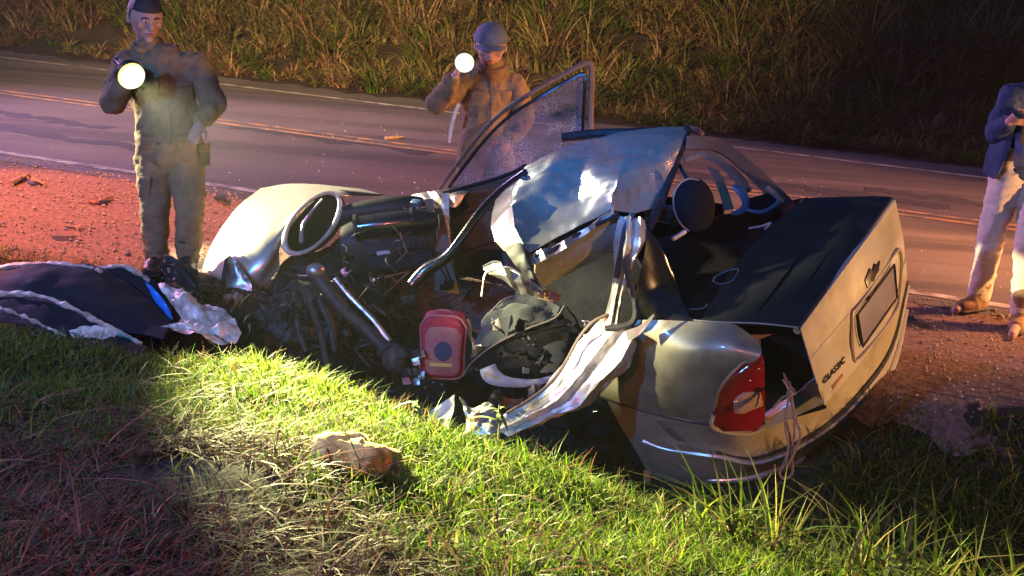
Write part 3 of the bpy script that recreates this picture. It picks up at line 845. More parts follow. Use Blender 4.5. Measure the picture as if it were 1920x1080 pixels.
obj('lamp_surround', tube([on_lamp(*q, -.002) for q in ((1338, 770), (1350, 730), (1372, 700), (1398, 677), (1425, 663))], .008, 6, 4), M['paint_dirty_shaded'], lampo)
# open gap between lamp and tail panel
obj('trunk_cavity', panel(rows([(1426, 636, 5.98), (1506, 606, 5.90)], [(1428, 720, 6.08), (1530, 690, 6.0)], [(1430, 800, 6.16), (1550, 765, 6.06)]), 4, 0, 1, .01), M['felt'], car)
obj('trunk_sill', panel(rows([(1432, 776, 6.04), (1485, 742, 5.99), (1534, 702, 5.93)], [(1434, 786, 6.00), (1490, 752, 5.95), (1538, 714, 5.90)], [(1436, 806, 6.03), (1495, 778, 5.98), (1546, 756, 5.93)]), 5, .004, 9, .006, 4), M['paint'], car)
obj('sill_pad', slab(pts([(1480, 747, 5.92), (1532, 710, 5.86), (1537, 737, 5.87), (1488, 770, 5.93)]), FW * .02, .06), M['black'], car)
obj('lid_gap_edge', tube(pts([(1300, 600, 5.9), (1350, 604, 5.82), (1420, 606, 5.72), (1496, 614, 5.63)]), .004, 5, 4), M['paint'], lid)

# --- back shelf and interior behind
obj('parcel_shelf', panel(rows([(1185, 470, 6.25), (1290, 430, 6.6), (1400, 395, 6.75), (1515, 372, 6.75)], [(1215, 520, 6.15), (1300, 500, 6.35), (1400, 470, 6.5), (1500, 440, 6.55)], [(1260, 580, 6.05), (1320, 575, 6.1), (1400, 560, 6.15), (1480, 540, 6.2)], [(1290, 625, 6.02), (1340, 625, 6.0), (1420, 625, 5.98), (1490, 625, 5.98)]), 6, .01, 4, .02, 3), M['felt'], car)
obj('speaker_ring', tube(pts([(1338, 528, 6.1), (1345, 516, 6.12), (1372, 506, 6.14), (1385, 507, 6.14), (1372, 527, 6.1), (1352, 533, 6.09)]), .006, 6, 4, closed=True), M['chrome'], car)
obj('torn_strip', tube(pts([(1480, 430, 6.45), (1525, 450, 6.35), (1570, 470, 6.28)]), [.012, .012, .008], 6, 3, flat=CU, ratio=.4), M['seat_pale'], car)
obj('torn_strip', tube(pts([(1412, 512, 6.22), (1440, 530, 6.15), (1458, 545, 6.1)]), [.022, .02, .012], 6, 3, flat=CU, ratio=.4), M['black'], car)
obj('torn_strip', tube(pts([(1404, 428, 6.5), (1428, 424, 6.5), (1445, 418, 6.5), (1434, 430, 6.48)]), .006, 6, 3), M['seat_pale'], car)
obj('torn_strip', tube(pts([(1262, 448, 6.1), (1285, 434, 6.15)]), .012, 6, 1), M['seat_pale'], car)
obj('torn_strip', tube(pts([(1292, 580, 5.95), (1318, 578, 5.95), (1326, 570, 5.95)]), .005, 6, 3), M['chrome'], car)
hr = obj('headrest', ellipsoid(P(1302, 386, 6.35), unit(RT * .95 + UP * .2), unit(FW + CU * .2), unit(UP - RT * .15), .118, .06, .16, 22, 14), M['felt'], car)
ring = [P(1302 + 39 * math.cos(t) - 6 * math.sin(t), 386 - 51 * math.sin(t), 6.33) for t in np.linspace(1.2, 4.3, 12)]
obj('headrest_piping', tube(ring, .006, 6, 2), M['liner'], hr)
obj('rear_seat_back', panel(rows([(1180, 540, 6.5), (1260, 450, 6.75), (1340, 410, 6.9), (1420, 400, 7.0)], [(1150, 640, 6.7), (1240, 560, 6.9), (1340, 500, 7.1), (1430, 470, 7.2)]), 6, .01, 4, .05, 4), M['felt'], car)
# far side: rear quarter with its window
obj('rear_pillar', panel(rows([(1288, 256, 6.78), (1350, 262, 6.80), (1415, 310, 6.72), (1470, 362, 6.66), (1508, 400, 6.62)], [(1284, 280, 6.76), (1345, 285, 6.77), (1398, 326, 6.70), (1445, 374, 6.64), (1480, 412, 6.6)]), 6, .004, 4, .02, 5), M['pillar_dark'], car)
obj('pillar_trim', tube(pts([(1283, 300, 6.74), (1320, 290, 6.75), (1352, 305, 6.72), (1385, 335, 6.68), (1402, 360, 6.66)]), [.018, .022, .026, .034, .03], 8, 4, flat=FW, ratio=.5), M['pillar_beige'], car)
obj('window_divider', panel(rows([(1325, 312, 6.80), (1346, 318, 6.80)], [(1345, 350, 6.8), (1362, 350, 6.8)], [(1358, 395, 6.8), (1376, 392, 6.8)]), 4, 0, 1, .015), M['door_trim'], car)
obj('window_divider', tube(pts([(1268, 300, 6.9), (1280, 320, 6.9), (1293, 345, 6.88)]), .012, 6, 2), M['black'], car)
obj('window_ledge', box(P(1255, 402, 6.75), unit(CL + CR * .05), CR, CU, .14, .05, .035), M['gloss'], car)
M['trim_bluelit'] = pmat('bluelit_grey_plastic', (.035, .085, .17), (.025, .06, .12), .4, scale=9, coat=.3)  # grey plastic with the blue light on it put into the colour
obj('shelf_bracket', tube(pts([(1375, 350, 6.55), (1392, 362, 6.52), (1398, 385, 6.48), (1384, 398, 6.46), (1372, 400, 6.45)]), [.02, .026, .022, .018, .012], 8, 3, flat=FW, ratio=.4), M['trim_bluelit'], car)
obj('shelf_bracket', tube(pts([(1396, 392, 6.48), (1425, 398, 6.46), (1450, 388, 6.48), (1460, 375, 6.5), (1448, 362, 6.54)]), [.010, .013, .014, .013, .009], 8, 3), M['trim_bluelit'], car)
obj('bracket_hollow', slab(pts([(1402, 372, 6.50), (1440, 362, 6.54), (1456, 374, 6.51), (1446, 388, 6.48), (1404, 392, 6.47)]), FW * .02), M['felt'], car)
obj('torn_strip', tube(pts([(1438, 352, 6.52), (1452, 362, 6.5), (1468, 378, 6.5)]), [.016, .014, .01], 6, 3), M['liner'], car)
obj('lamp_corner', slab(pts([(1500, 378, 6.58), (1506, 372, 6.58), (1500, 390, 6.55), (1482, 390, 6.56)]), FW * .02), M['rust'], car)

# --- roof peeled up
roof = obj('roof', panel(rows(
    [(930, 376, 6.5), (985, 312, 6.8), (1050, 278, 6.98), (1110, 260, 7.02), (1170, 247, 7.04), (1235, 239, 7.0), (1291, 237, 6.92)],
    [(922, 402, 6.2), (970, 345, 6.35), (1035, 308, 6.5), (1100, 292, 6.68), (1172, 290, 6.50), (1230, 272, 6.66), (1284, 255, 6.80)],
    [(921, 428, 6.0), (960, 385, 6.0), (1025, 352, 6.24), (1088, 332, 6.42), (1160, 325, 6.04), (1218, 312, 6.40), (1270, 290, 6.68)],
    [(930, 452, 5.9), (965, 428, 5.80), (1018, 402, 6.04), (1085, 377, 6.16), (1152, 356, 5.86), (1206, 352, 6.22), (1254, 335, 6.52)],
    [(946, 470, 5.86), (990, 474, 5.72), (1045, 446, 5.74), (1095, 420, 5.78), (1145, 394, 5.86), (1190, 400, 6.04), (1234, 388, 6.26)]), 9, .022, 4.4, .004, 11.0, .3, hard=True), M['roof_paint'], car)
obj('roof_rail', tube(pts([(1291, 238, 6.93), (1272, 290, 6.72), (1250, 345, 6.5), (1232, 392, 6.22), (1214, 432, 6.1)]), [.022, .028, .03, .03, .024], 8, 4), M['gloss'], roof)
obj('roof_rail', tube(pts([(1286, 236, 6.93), (1308, 244, 6.88), (1318, 252, 6.86)]), [.014, .018, .014], 6, 3), M['rust'], roof)
obj('torn_roof_edge', panel(accordion(rows([(945, 455, 5.86), (985, 478, 5.72), (1035, 462, 5.70), (1090, 432, 5.74), (1150, 392, 5.82)], [(985, 490, 5.78), (1000, 500, 5.68), (1040, 475, 5.69), (1095, 442, 5.74), (1152, 402, 5.83)]), 11, .025, 21), 5, .008, 9, .004, 21, hard=True), M['bare'], roof)
obj('headliner', panel(rows([(1004, 478, 5.74), (1050, 458, 5.77), (1105, 428, 5.82), (1158, 402, 5.88)], [(1002, 520, 5.86), (1060, 495, 5.88), (1120, 462, 5.94), (1170, 440, 6.0)], [(1012, 540, 6.0), (1065, 515, 6.02), (1125, 482, 6.06), (1165, 458, 6.1)]), 6, .012, 5, .012, 14), M['liner'], roof)
obj('headliner_edge', tube(pts([(1003, 482, 5.71), (1030, 472, 5.71), (1065, 450, 5.73), (1110, 426, 5.78), (1160, 402, 5.84)]), .012, 6, 4), M['gloss'], roof)
obj('torn_header', panel(accordion(rows([(905, 500, 5.72), (945, 495, 5.68), (985, 515, 5.66), (1022, 540, 5.7)], [(918, 512, 5.66), (955, 518, 5.62), (990, 540, 5.6), (1020, 556, 5.64)], [(940, 520, 5.7), (968, 545, 5.66), (998, 555, 5.66), (1015, 560, 5.7)]), 8, .03, 31), 6, .012, 9, .004, 31, hard=True), M['bare'], roof)
obj('torn_header', panel(rows([(944, 465, 5.8), (975, 455, 5.72), (990, 470, 5.7)], [(958, 485, 5.75), (985, 490, 5.67), (1000, 505, 5.66)], [(985, 520, 5.72), (1005, 530, 5.65), (1014, 545, 5.66)]), 8, .014, 9, .004, 33), M['sheet'], roof)
obj('sun_visor', panel(rows([(1010, 538, 5.72), (1035, 545, 5.70), (1053, 552, 5.72)], [(1000, 556, 5.74), (1030, 565, 5.7), (1048, 565, 5.72)]), 5, .006, 6, .012, 35), M['rust'], roof)
for q in ([(915, 505, 5.65), (908, 520, 5.66), (903, 555, 5.68)], [(905, 500, 5.66), (925, 490, 5.66), (940, 492, 5.66)], [(912, 512, 5.64), (950, 500, 5.62), (985, 520, 5.6), (1018, 545, 5.62)]):
    obj('torn_wire', tube(pts(q), .005, 5, 3), M['bare'], roof)

# --- left side remains
pil = obj('centre_pillar', panel(accordion(rows([(1160, 402, 5.88), (1185, 408, 5.86), (1208, 412, 5.9)], [(1150, 455, 5.9), (1178, 470, 5.86), (1216, 446, 5.92)], [(1152, 500, 5.95), (1166, 512, 5.92), (1190, 490, 5.95)], [(1146, 550, 6.0), (1156, 560, 5.97), (1166, 555, 6.0)], [(1128, 612, 6.02), (1146, 620, 5.98), (1160, 610, 6.0)]), 6, .025, 41), 6, .008, 10, .005, 41, hard=True), M['paint'], car)
obj('door_seal', tube(pts([(1172, 478, 5.9), (1180, 525, 5.92), (1192, 575, 5.94), (1188, 602, 5.95), (1168, 612, 5.96), (1135, 616, 5.98)]), .018, 8, 5), M['rubber'], car)
obj('seat_belt', tube(pts([(1186, 400, 5.86), (1172, 430, 5.86), (1165, 470, 5.88), (1155, 520, 5.92)]), .016, 6, 4, flat=FW, ratio=.2), M['black'], car)
sill = obj('crushed_sill', panel(accordion(rows(
    [(1130, 598, 6.05), (1155, 605, 6.0), (1180, 622, 5.96), (1192, 645, 5.95)],
    [(1085, 640, 6.1), (1115, 650, 6.03), (1150, 665, 5.98), (1182, 690, 6.0)],
    [(1042, 695, 6.15), (1080, 700, 6.06), (1112, 710, 6.02), (1140, 728, 6.04)],
    [(1002, 745, 6.2), (1040, 745, 6.1), (1075, 755, 6.06), (1105, 758, 6.1)],
    [(940, 785, 6.2), (975, 785, 6.12), (1010, 785, 6.1), (1035, 782, 6.12)],
    [(880, 805, 6.15), (920, 805, 6.08), (945, 818, 6.06), (960, 812, 6.1)]), 6, .026, 51), 7, .026, 7, .005, 51, 1, .3, hard=True), M['bare_pale'], car)
obj('metal_shard', panel(rows([(1172, 620, 5.9), (1178, 640, 5.9)], [(1200, 610, 5.88), (1202, 625, 5.88)], [(1226, 588, 5.86), (1227, 592, 5.86)]), 4, .006, 12, .004, 52), M['paint'], sill)
obj('door_cable', tube(pts([(1138, 590, 6.0), (1110, 605, 6.0), (1085, 635, 6.02), (1060, 680, 6.05), (1035, 715, 6.1), (1000, 745, 6.12), (950, 775, 6.1)]), .009, 6, 4), M['door_trim'], sill)
obj('torn_sheet', panel(rows([(800, 775, 5.55), (830, 755, 5.52), (853, 740, 5.5)], [(805, 795, 5.55), (832, 785, 5.5), (850, 770, 5.48)], [(815, 812, 5.56), (832, 812, 5.5), (840, 805, 5.48)]), 6, .008, 9, .004, 53), M['primer'], sill)
obj('torn_sheet', panel(rows([(862, 745, 5.7), (885, 760, 5.68), (915, 755, 5.7)], [(872, 780, 5.66), (895, 785, 5.62), (930, 770, 5.68)], [(875, 812, 5.62), (920, 815, 5.58), (945, 790, 5.64)]), 8, .03, 12, .004, 54), M['bare'], sill)
obj('torn_sheet', panel(rows([(935, 740, 6.3), (965, 748, 6.28), (982, 745, 6.3)], [(930, 760, 6.28), (960, 765, 6.25), (978, 762, 6.28)]), 6, .012, 12, .004, 57), M['rust'], sill)
obj('wheel_arch', panel(rowsb([(985, 790, .06), (1060, 770, .04), (1125, 745, .03)], [(1120, 775, .03), (1150, 795, .02), (1148, 765, .01)], [(1175, 850, .03), (1195, 860, .02), (1205, 850, .01)], [(1190, 900, .06), (1210, 905, .05), (1222, 900, .03)]), 6, .004, 5, .006, 55), M['black'], car)
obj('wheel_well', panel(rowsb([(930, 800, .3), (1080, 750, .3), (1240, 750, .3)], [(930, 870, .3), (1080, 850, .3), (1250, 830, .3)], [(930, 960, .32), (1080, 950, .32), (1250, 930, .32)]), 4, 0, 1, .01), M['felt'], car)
wc = Kb(1085, 885, .12)
wh = obj('rear_wheel', lathe(wc, CR, [(-.09, .16), (-.095, .24), (-.06, .285), (.06, .285), (.095, .24), (.09, .16)], 30), M['rubber'], car)
obj('rim', lathe(wc, CR, [(-.05, .02), (-.07, .05), (-.06, .1), (-.085, .15), (-.07, .165), (.03, .16)], 24), M['grease'], wh)
obj('mud_flap', box(P(1213, 893, 6.2), RT, FW, UP, .018, .01, .035), M['rust'], car)
obj('seam_clip', box(Kb(1122, 772, .02), unit(CL + CU * .5), CR, unit(CU - CL * .5), .035, .01, .012), M['chrome'], car)
# --- floor, bulkhead, far inner side
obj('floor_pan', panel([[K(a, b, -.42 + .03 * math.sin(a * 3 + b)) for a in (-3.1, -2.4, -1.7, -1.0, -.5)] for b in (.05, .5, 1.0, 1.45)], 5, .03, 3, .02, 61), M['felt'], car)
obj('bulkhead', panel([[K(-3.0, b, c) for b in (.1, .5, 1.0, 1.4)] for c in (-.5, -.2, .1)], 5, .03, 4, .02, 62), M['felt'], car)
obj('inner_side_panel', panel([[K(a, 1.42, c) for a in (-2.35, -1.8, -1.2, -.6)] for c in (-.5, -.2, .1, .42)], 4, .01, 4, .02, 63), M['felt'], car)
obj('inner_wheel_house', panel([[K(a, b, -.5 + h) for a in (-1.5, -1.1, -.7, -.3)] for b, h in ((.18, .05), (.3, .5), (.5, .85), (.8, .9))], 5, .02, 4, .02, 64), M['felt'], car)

# --- seats
seat = obj('front_seat', panel(rows([(912, 600, 6.75), (945, 562, 6.8), (990, 548, 6.85), (1040, 540, 6.9)], [(900, 630, 6.65), (950, 600, 6.66), (1000, 580, 6.7), (1050, 570, 6.8)], [(885, 668, 6.62), (935, 640, 6.6), (990, 615, 6.62), (1045, 596, 6.7)]), 7, .035, 6, .05, 71), M['seat'], car)
for k in range(13):
    t = k / 12
    a = P(908 - 22 * t + 3, 606 + 56 * t, 6.70 - .1 * t); b = P(958 - 6 * t, 592 + 38 * t, 6.62 - .05 * t)
    obj('seat_rib', tube([a, (a + b) / 2 - FW * .012, b], .006, 5, 2), M['seat'], seat)
obj('seat_piping', tube(pts([(868, 705, 6.6), (885, 680, 6.58), (925, 648, 6.55), (985, 618, 6.56), (1040, 597, 6.62), (1058, 575, 6.7)]), .007, 6, 5), M['liner'], seat)
obj('seat_piping', tube(pts([(912, 625, 6.68), (918, 595, 6.72), (935, 570, 6.75), (960, 555, 6.78)]), .005, 6, 4), M['liner'], seat)
obj('seat_cushion', panel(rows([(880, 690, 6.62), (935, 650, 6.62), (1000, 622, 6.64), (1075, 600, 6.75)], [(895, 720, 6.5), (950, 690, 6.45), (1020, 665, 6.48), (1085, 640, 6.6)], [(900, 745, 6.55), (960, 725, 6.5), (1030, 705, 6.5), (1080, 680, 6.6)]), 6, .04, 6, .05, 72), M['felt'], car)
obj('seat_base', tube(pts([(914, 688, 6.36), (922, 704, 6.36), (950, 716, 6.36), (1000, 718, 6.38), (1038, 708, 6.4)]), [.05, .052, .032, .022, .016], 10, 4, flat=FW, ratio=.6), M['seat_pale'], car)
obj('seat_buckle', box(P(986, 695, 6.34), RT, FW, UP, .02, .012, .016), M['chrome'], car)
obj('seat_side', panel(rows([(1000, 660, 6.5), (1050, 640, 6.5), (1070, 660, 6.5)], [(1010, 700, 6.45), (1045, 700, 6.42), (1060, 690, 6.45)]), 5, .01, 6, .03, 73), M['black'], car)
obj('passenger_seat', panel(rows([(1040, 520, 7.1), (1075, 505, 7.1), (1095, 530, 7.1)], [(1060, 580, 7.0), (1090, 570, 7.0), (1100, 590, 7.0)], [(1060, 640, 6.9), (1095, 640, 6.9), (1105, 640, 6.9)]), 5, .01, 5, .05, 74), M['felt'], car)

# --- dashboard and front wreckage
dash = obj('dashboard', panel(rows([(640, 402, 7.75), (700, 390, 7.75), (760, 382, 7.75), (815, 378, 7.75)], [(640, 425, 7.45), (700, 412, 7.42), (760, 402, 7.42), (815, 398, 7.45)], [(640, 480, 7.4), (700, 475, 7.38), (760, 465, 7.38), (812, 455, 7.4)], [(650, 545, 7.5), (710, 530, 7.48), (770, 520, 7.48), (815, 505, 7.5)]), 6, .016, 6, .03, 81), M['black'], car)
obj('airbag_tube', tube(pts([(668, 428, 7.34), (720, 421, 7.32), (780, 414, 7.32), (815, 412, 7.34)]), [.075, .08, .078, .066], 14, 4), M['gloss'], dash)
obj('tube_collar', tube(pts([(772, 415, 7.32), (778, 414, 7.32)]), .09, 14, 1), M['black'], dash)
obj('tube_collar', tube(pts([(666, 428, 7.34), (672, 427, 7.34)]), .088, 14, 1), M['black'], dash)
obj('dash_top', tube(pts([(645, 402, 7.5), (700, 393, 7.5), (760, 386, 7.5), (800, 385, 7.52)]), [.06, .075, .075, .05], 12, 4, flat=FW, ratio=.8), M['black'], dash)
obj('glove_box', slab(pts([(686, 482, 7.28), (806, 466, 7.3), (812, 488, 7.28), (780, 500, 7.26), (690, 508, 7.26)]), FW * .1, .03), M['gloss'], dash)
obj('dash_vent', slab(pts([(706, 472, 7.3), (730, 469, 7.3), (731, 475, 7.3), (707, 479, 7.3)]), FW * .02), M['seat_pale'], dash)
obj('knee_panel', slab(pts([(672, 450, 7.36), (792, 438, 7.36), (800, 462, 7.34), (690, 478, 7.33)]), FW * .08, .02), M['black'], dash)
brk = obj('broken_bracket', tube(pts([(722, 520, 7.2), (768, 508, 7.2), (722, 552, 7.18)]), .012, 6, 1, closed=True), M['rust'], dash)
obj('bracket_bar', tube(pts([(735, 520, 7.2), (745, 530, 7.2)]), .008, 6, 1), M['rust'], brk)
obj('cowl', panel(accordion(rows([(728, 382, 7.6), (770, 366, 7.62), (815, 358, 7.62), (878, 356, 7.6)], [(745, 388, 7.5), (785, 376, 7.5), (825, 372, 7.5), (870, 368, 7.52)], [(760, 392, 7.46), (800, 388, 7.46), (835, 390, 7.46), (858, 385, 7.48)]), 10, .04, 83), 5, .012, 10, .004, 83, hard=True), M['primer'], car)
obj('cowl_tab', panel(rows([(828, 362, 7.44), (842, 362, 7.44)], [(830, 395, 7.42), (842, 392, 7.42)], [(838, 418, 7.42), (843, 418, 7.42)]), 5, .01, 12, .004, 84), M['primer'], car)
obj('cowl_tab', panel(rows([(795, 375, 7.42), (812, 372, 7.42)], [(803, 400, 7.4), (815, 395, 7.4)]), 5, .01, 12, .004, 85), M['door_trim'], car)
obj('wiring_block', box(P(781, 381, 7.4), unit(CL), CR, CU, .035, .02, .02), M['trim_bluelit'], car)
obj('door_hinge_post', panel(rows([(800, 395, 7.5), (832, 390, 7.5)], [(806, 440, 7.45), (840, 440, 7.45)], [(815, 490, 7.42), (848, 495, 7.42)], [(815, 545, 7.4), (862, 552, 7.42)]), 6, .012, 8, .02, 86), M['door_trim'], car)
obj('front_pillar', tube(pts([(985, 322, 6.5), (945, 352, 6.65), (905, 392, 6.8), (870, 440, 6.9), (838, 482, 6.95), (800, 506, 7.0), (772, 535, 7.0)]), [.02, .024, .028, .03, .034, .045, .04], 10, 5), M['gloss'], car)
obj('pillar_strip', tube(pts([(975, 333, 6.49), (940, 362, 6.62), (902, 402, 6.74), (868, 448, 6.84), (838, 480, 6.9)]), .006, 5, 4), M['chrome'], car)
obj('window_channel', tube(pts([(832, 362, 7.5), (870, 352, 7.45), (920, 338, 7.4), (965, 322, 7.3), (985, 310, 7.2)]), .014, 6, 4), M['gloss'], car)

# --- far front door standing open
DO = P(832, 355, 7.62); DX = unit(.80 * CL + .60 * CR); DY = unit(CU - DX * (CU @ DX)); DN = np.cross(DX, DY)
if DN @ FW > 0: DN = -DN
def D(x, y, off=0.0):
    return on_plane(x, y, DO + DN * off, DN)
door = obj('front_door', panel([[D(*q) for q in r] for r in ([(826, 358), (880, 345), (935, 330), (985, 315)], [(838, 400), (885, 392), (940, 388), (985, 385)], [(848, 470), (890, 465), (940, 460), (985, 450)], [(868, 535), (900, 545), (940, 530), (985, 510)])], 6, .004, 5, .05, 91), M['door_trim'], car)
fr = [(824, 354), (850, 318), (900, 252), (945, 208), (1000, 172), (1060, 138), (1104, 118), (1109, 150), (1107, 200), (1106, 262)]
obj('window_frame', tube([D(*q) for q in fr], [.013, .014, .015, .015, .016, .017, .02, .024, .024, .024], 8, 4, flat=DN, ratio=.8), M['door_trim'], door)
obj('window_seal', tube([D(*q, .02) for q in [(842, 352), (866, 318), (910, 262), (953, 220), (1005, 186), (1060, 154), (1094, 138), (1096, 160), (1094, 200), (1092, 262)]], .012, 6, 4), M['gloss'], door)
obj('window_pane', slab([D(*q) for q in [(842, 356), (866, 320), (910, 262), (953, 220), (1005, 186), (1060, 154), (1097, 136), (1096, 262), (1040, 300), (960, 322)]], -DN * .004), M['dustglass'], door, smooth=False)
obj('door_seam', tube([D(*q, .03) for q in [(842, 408), (880, 398), (925, 392)]], .005, 5, 3), M['black'], door)
obj('door_seam', tube([D(*q, .03) for q in [(866, 474), (900, 462), (940, 450)]], .005, 5, 3), M['black'], door)
sp = [D(*q, .034) for q in [(884, 480), (905, 468), (940, 470), (945, 505), (925, 530), (898, 530), (884, 510)]]
obj('speaker_recess', slab(sp, -DN * .02, .08), M['black'], door)
obj('door_inner_edge', tube([D(*q, .02) for q in [(842, 392), (850, 440), (860, 500), (880, 530), (930, 528), (985, 512)]], .02, 8, 4), M['door_trim'], door)
obj('door_sill_edge', tube([D(*q, .01) for q in [(846, 480), (856, 520), (880, 548), (930, 538), (985, 522)]], .02, 8, 4), M['primer'], door)
obj('door_mirror_base', slab([D(*q, .03) for q in [(838, 396), (850, 380), (872, 372), (880, 388), (868, 402), (846, 412)]], -DN * .03, .08), M['black'], door)
obj('window_roof_bar', tube(pts([(1054, 258, 7.3), (1110, 252, 7.25), (1180, 250, 7.2), (1240, 246, 7.15)]), [.03, .034, .034, .03], 8, 3), M['gloss'], car)

# --- front end: bent hood with the headlight opening
hood = obj('hood', panel(rows(
    [(488, 352, 8.02), (535, 344, 8.05), (590, 344, 8.02), (640, 349, 7.96), (684, 354, 7.9), (713, 362, 7.86)],
    [(440, 392, 7.72), (490, 382, 7.66), (545, 374, 7.62), (590, 363, 7.66), (634, 360, 7.72), (668, 366, 7.78)],
    [(402, 450, 7.50), (448, 445, 7.32), (492, 436, 7.26), (528, 422, 7.28), (560, 395, 7.36), (598, 370, 7.48)],
    [(376, 512, 7.44), (420, 512, 7.22), (462, 506, 7.14), (498, 492, 7.14), (520, 470, 7.2), (530, 450, 7.26)],
    [(365, 566, 7.46), (402, 572, 7.28), (440, 566, 7.2), (470, 552, 7.18), (500, 530, 7.2), (524, 506, 7.24)]), 9, .006, 2.4, .006, 101, .6), M['paint'], car)
def oval(cx, cy, a, b, tilt, d0_, n, dd=0.0):
    o = []
    for t in np.linspace(0, 2 * math.pi, n, endpoint=False):
        u = a * math.cos(t); w = b * math.sin(t)
        o.append(P(cx + u * math.cos(tilt) + w * math.sin(tilt), cy - u * math.sin(tilt) + w * math.cos(tilt), d0_ + dd * math.cos(t)))
    return o
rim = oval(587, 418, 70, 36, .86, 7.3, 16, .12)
hl = obj('headlight_opening', tube(rim, [.014, .016, .02, .018, .014, .012, .014, .018, .02, .022, .018, .014, .012, .012, .014, .014], 8, 4, closed=True), M['primer'], hood)  # paler metal stands in for light reaching this ring
obj('headlight_divider', tube(pts([(606, 372, 7.34), (584, 398, 7.3), (568, 425, 7.27), (566, 455, 7.24)]), [.008, .011, .013, .016], 6, 4), M['paint'], hl)
obj('headlight_bowl', slab([p + FW * .10 for p in oval(587, 418, 72, 38, .86, 7.3, 16, .12)], FW * .12), M['felt'], hl)
obj('hood_tip', tube(pts([(640, 358, 7.8), (680, 362, 7.78), (712, 364, 7.8), (722, 363, 7.8)]), [.03, .028, .014, .004], 8, 4, flat=UP, ratio=.5), M['sheet'], hood)
obj('torn_flap', panel(rows([(425, 478, 7.12), (432, 482, 7.1), (448, 500, 7.08)], [(424, 512, 7.14), (440, 515, 7.06), (468, 528, 7.05)], [(418, 545, 7.16), (436, 540, 7.06), (472, 548, 7.05)]), 7, .02, 9, .004, 103), M['bare'], hood)
obj('torn_flap', panel(rows([(420, 485, 7.16), (428, 480, 7.13)], [(416, 515, 7.17), (428, 512, 7.11)], [(413, 545, 7.18), (442, 538, 7.1)]), 6, .006, 9, .004, 104), M['sheet'], hood)
obj('crushed_front', panel(accordion(rows([(368, 552, 7.3), (400, 545, 7.14), (440, 550, 7.08), (470, 555, 7.1)], [(372, 575, 7.24), (410, 575, 7.08), (440, 572, 7.04), (455, 570, 7.08)], [(380, 598, 7.2), (410, 598, 7.06), (430, 590, 7.02), (445, 580, 7.06)]), 9, .05, 105), 5, .015, 10, .004, 105, hard=True), M['primer'], hood)
M['red_stain'] = pmat('red_stained_metal', (.34, .10, .07), (.52, .45, .38), .6, .3, scale=16, bump=.3, bscale=50)  # dried blood stain on the folded metal
obj('stained_fold', panel(rows([(372, 545, 7.22), (388, 530, 7.16), (405, 548, 7.12)], [(374, 562, 7.2), (392, 556, 7.1), (410, 566, 7.06)], [(378, 578, 7.2), (392, 578, 7.08), (404, 582, 7.06)]), 7, .025, 14, .004, 106), M['red_stain'], hood)
hood.location = Vector(hood.location) + Vector(ray(500, 450)) * .12
obj('inner_wing', panel(rows([(448, 590, 7.22), (500, 545, 7.3), (540, 480, 7.5), (600, 470, 7.6), (650, 440, 7.7)], [(440, 620, 7.15), (500, 590, 7.25), (560, 540, 7.4), (620, 520, 7.5), (680, 500, 7.6)], [(440, 660, 7.1), (500, 650, 7.2), (570, 620, 7.35), (640, 590, 7.45), (720, 560, 7.5)]), 8, .05, 5, .01, 107), M['sheet'], car)
obj('inner_wing', panel(rows([(570, 620, 7.3), (640, 580, 7.4), (700, 560, 7.45)], [(580, 660, 7.2), (650, 640, 7.3), (720, 620, 7.4)], [(590, 700, 7.1), (660, 700, 7.2), (740, 700, 7.3)]), 8, .05, 5, .01, 108), M['felt'], car)
eng = obj('engine_block', panel(rows([(470, 585, 7.15), (520, 548, 7.15), (575, 530, 7.2), (630, 525, 7.2)], [(470, 620, 7.05), (525, 585, 7.0), (580, 575, 6.98), (640, 570, 7.05)], [(480, 655, 7.05), (540, 640, 7.0), (600, 640, 6.98), (660, 630, 7.0)]), 7, .10, 5, .02, 111, hard=True), M['grease'], car)
for k in range(70):
    q = np.random.default_rng(500 + k)
    x, y = q.uniform(450, 700), q.uniform(505, 660)
    if y - 505 < (545 - x) * .6: continue
    d0_ = q.uniform(6.85, 7.15)
    L = [(x, y, d0_)]
    for s_ in range(3):
        x += q.uniform(-28, 34); y += q.uniform(-14, 34); L.append((x, y, d0_ + q.uniform(-.08, .08)))
    obj('torn_hose', tube(pts(L), q.uniform(.003, .013), 6, 4), M[['grease', 'rubber', 'sheet', 'rubber', 'black', 'grease', 'rubber'][k % 7]], eng)
ax = obj('drive_shaft', tube(pts([(592, 512, 6.8), (612, 540, 6.78), (645, 580, 6.75), (690, 620, 6.72), (725, 655, 6.68)]), [.05, .046, .042, .04, .045], 12, 4), M['grease'], car)
for t in (0.0, .2, .4):
    c = P(722 + 34 * t, 648 + 40 * t, 6.68)
    obj('shaft_boot_ring', tube([c, c + unit(P(745, 680, 6.66) - P(722, 648, 6.68)) * .03], .07 - .02 * t, 12, 1), M['rubber'], ax)
obj('shaft_joint', ellipsoid(P(742, 672, 6.66), RT, FW, UP, .085, .07, .095, 14, 10), M['grease'], ax)
obj('shaft_cap', ellipsoid(P(592, 508, 6.78), RT, FW, UP, .06, .05, .05, 14, 10), M['bare'], ax)
obj('steering_link', tube(pts([(628, 522, 6.78), (660, 560, 6.76), (700, 600, 6.72), (730, 640, 6.7)]), [.018, .016, .016, .02], 8, 3), M['bare'], car)
for L in ([(575, 545, 6.85), (590, 590, 6.8), (605, 640, 6.75), (612, 690, 6.7)], [(600, 560, 6.82), (620, 610, 6.78), (628, 660, 6.72)], [(560, 570, 6.9), (560, 620, 6.82), (575, 660, 6.76)]):
    obj('suspension_strut', tube(pts(L), [.022] * (len(L) - 1) + [.016], 8, 3), M['grease'], car)
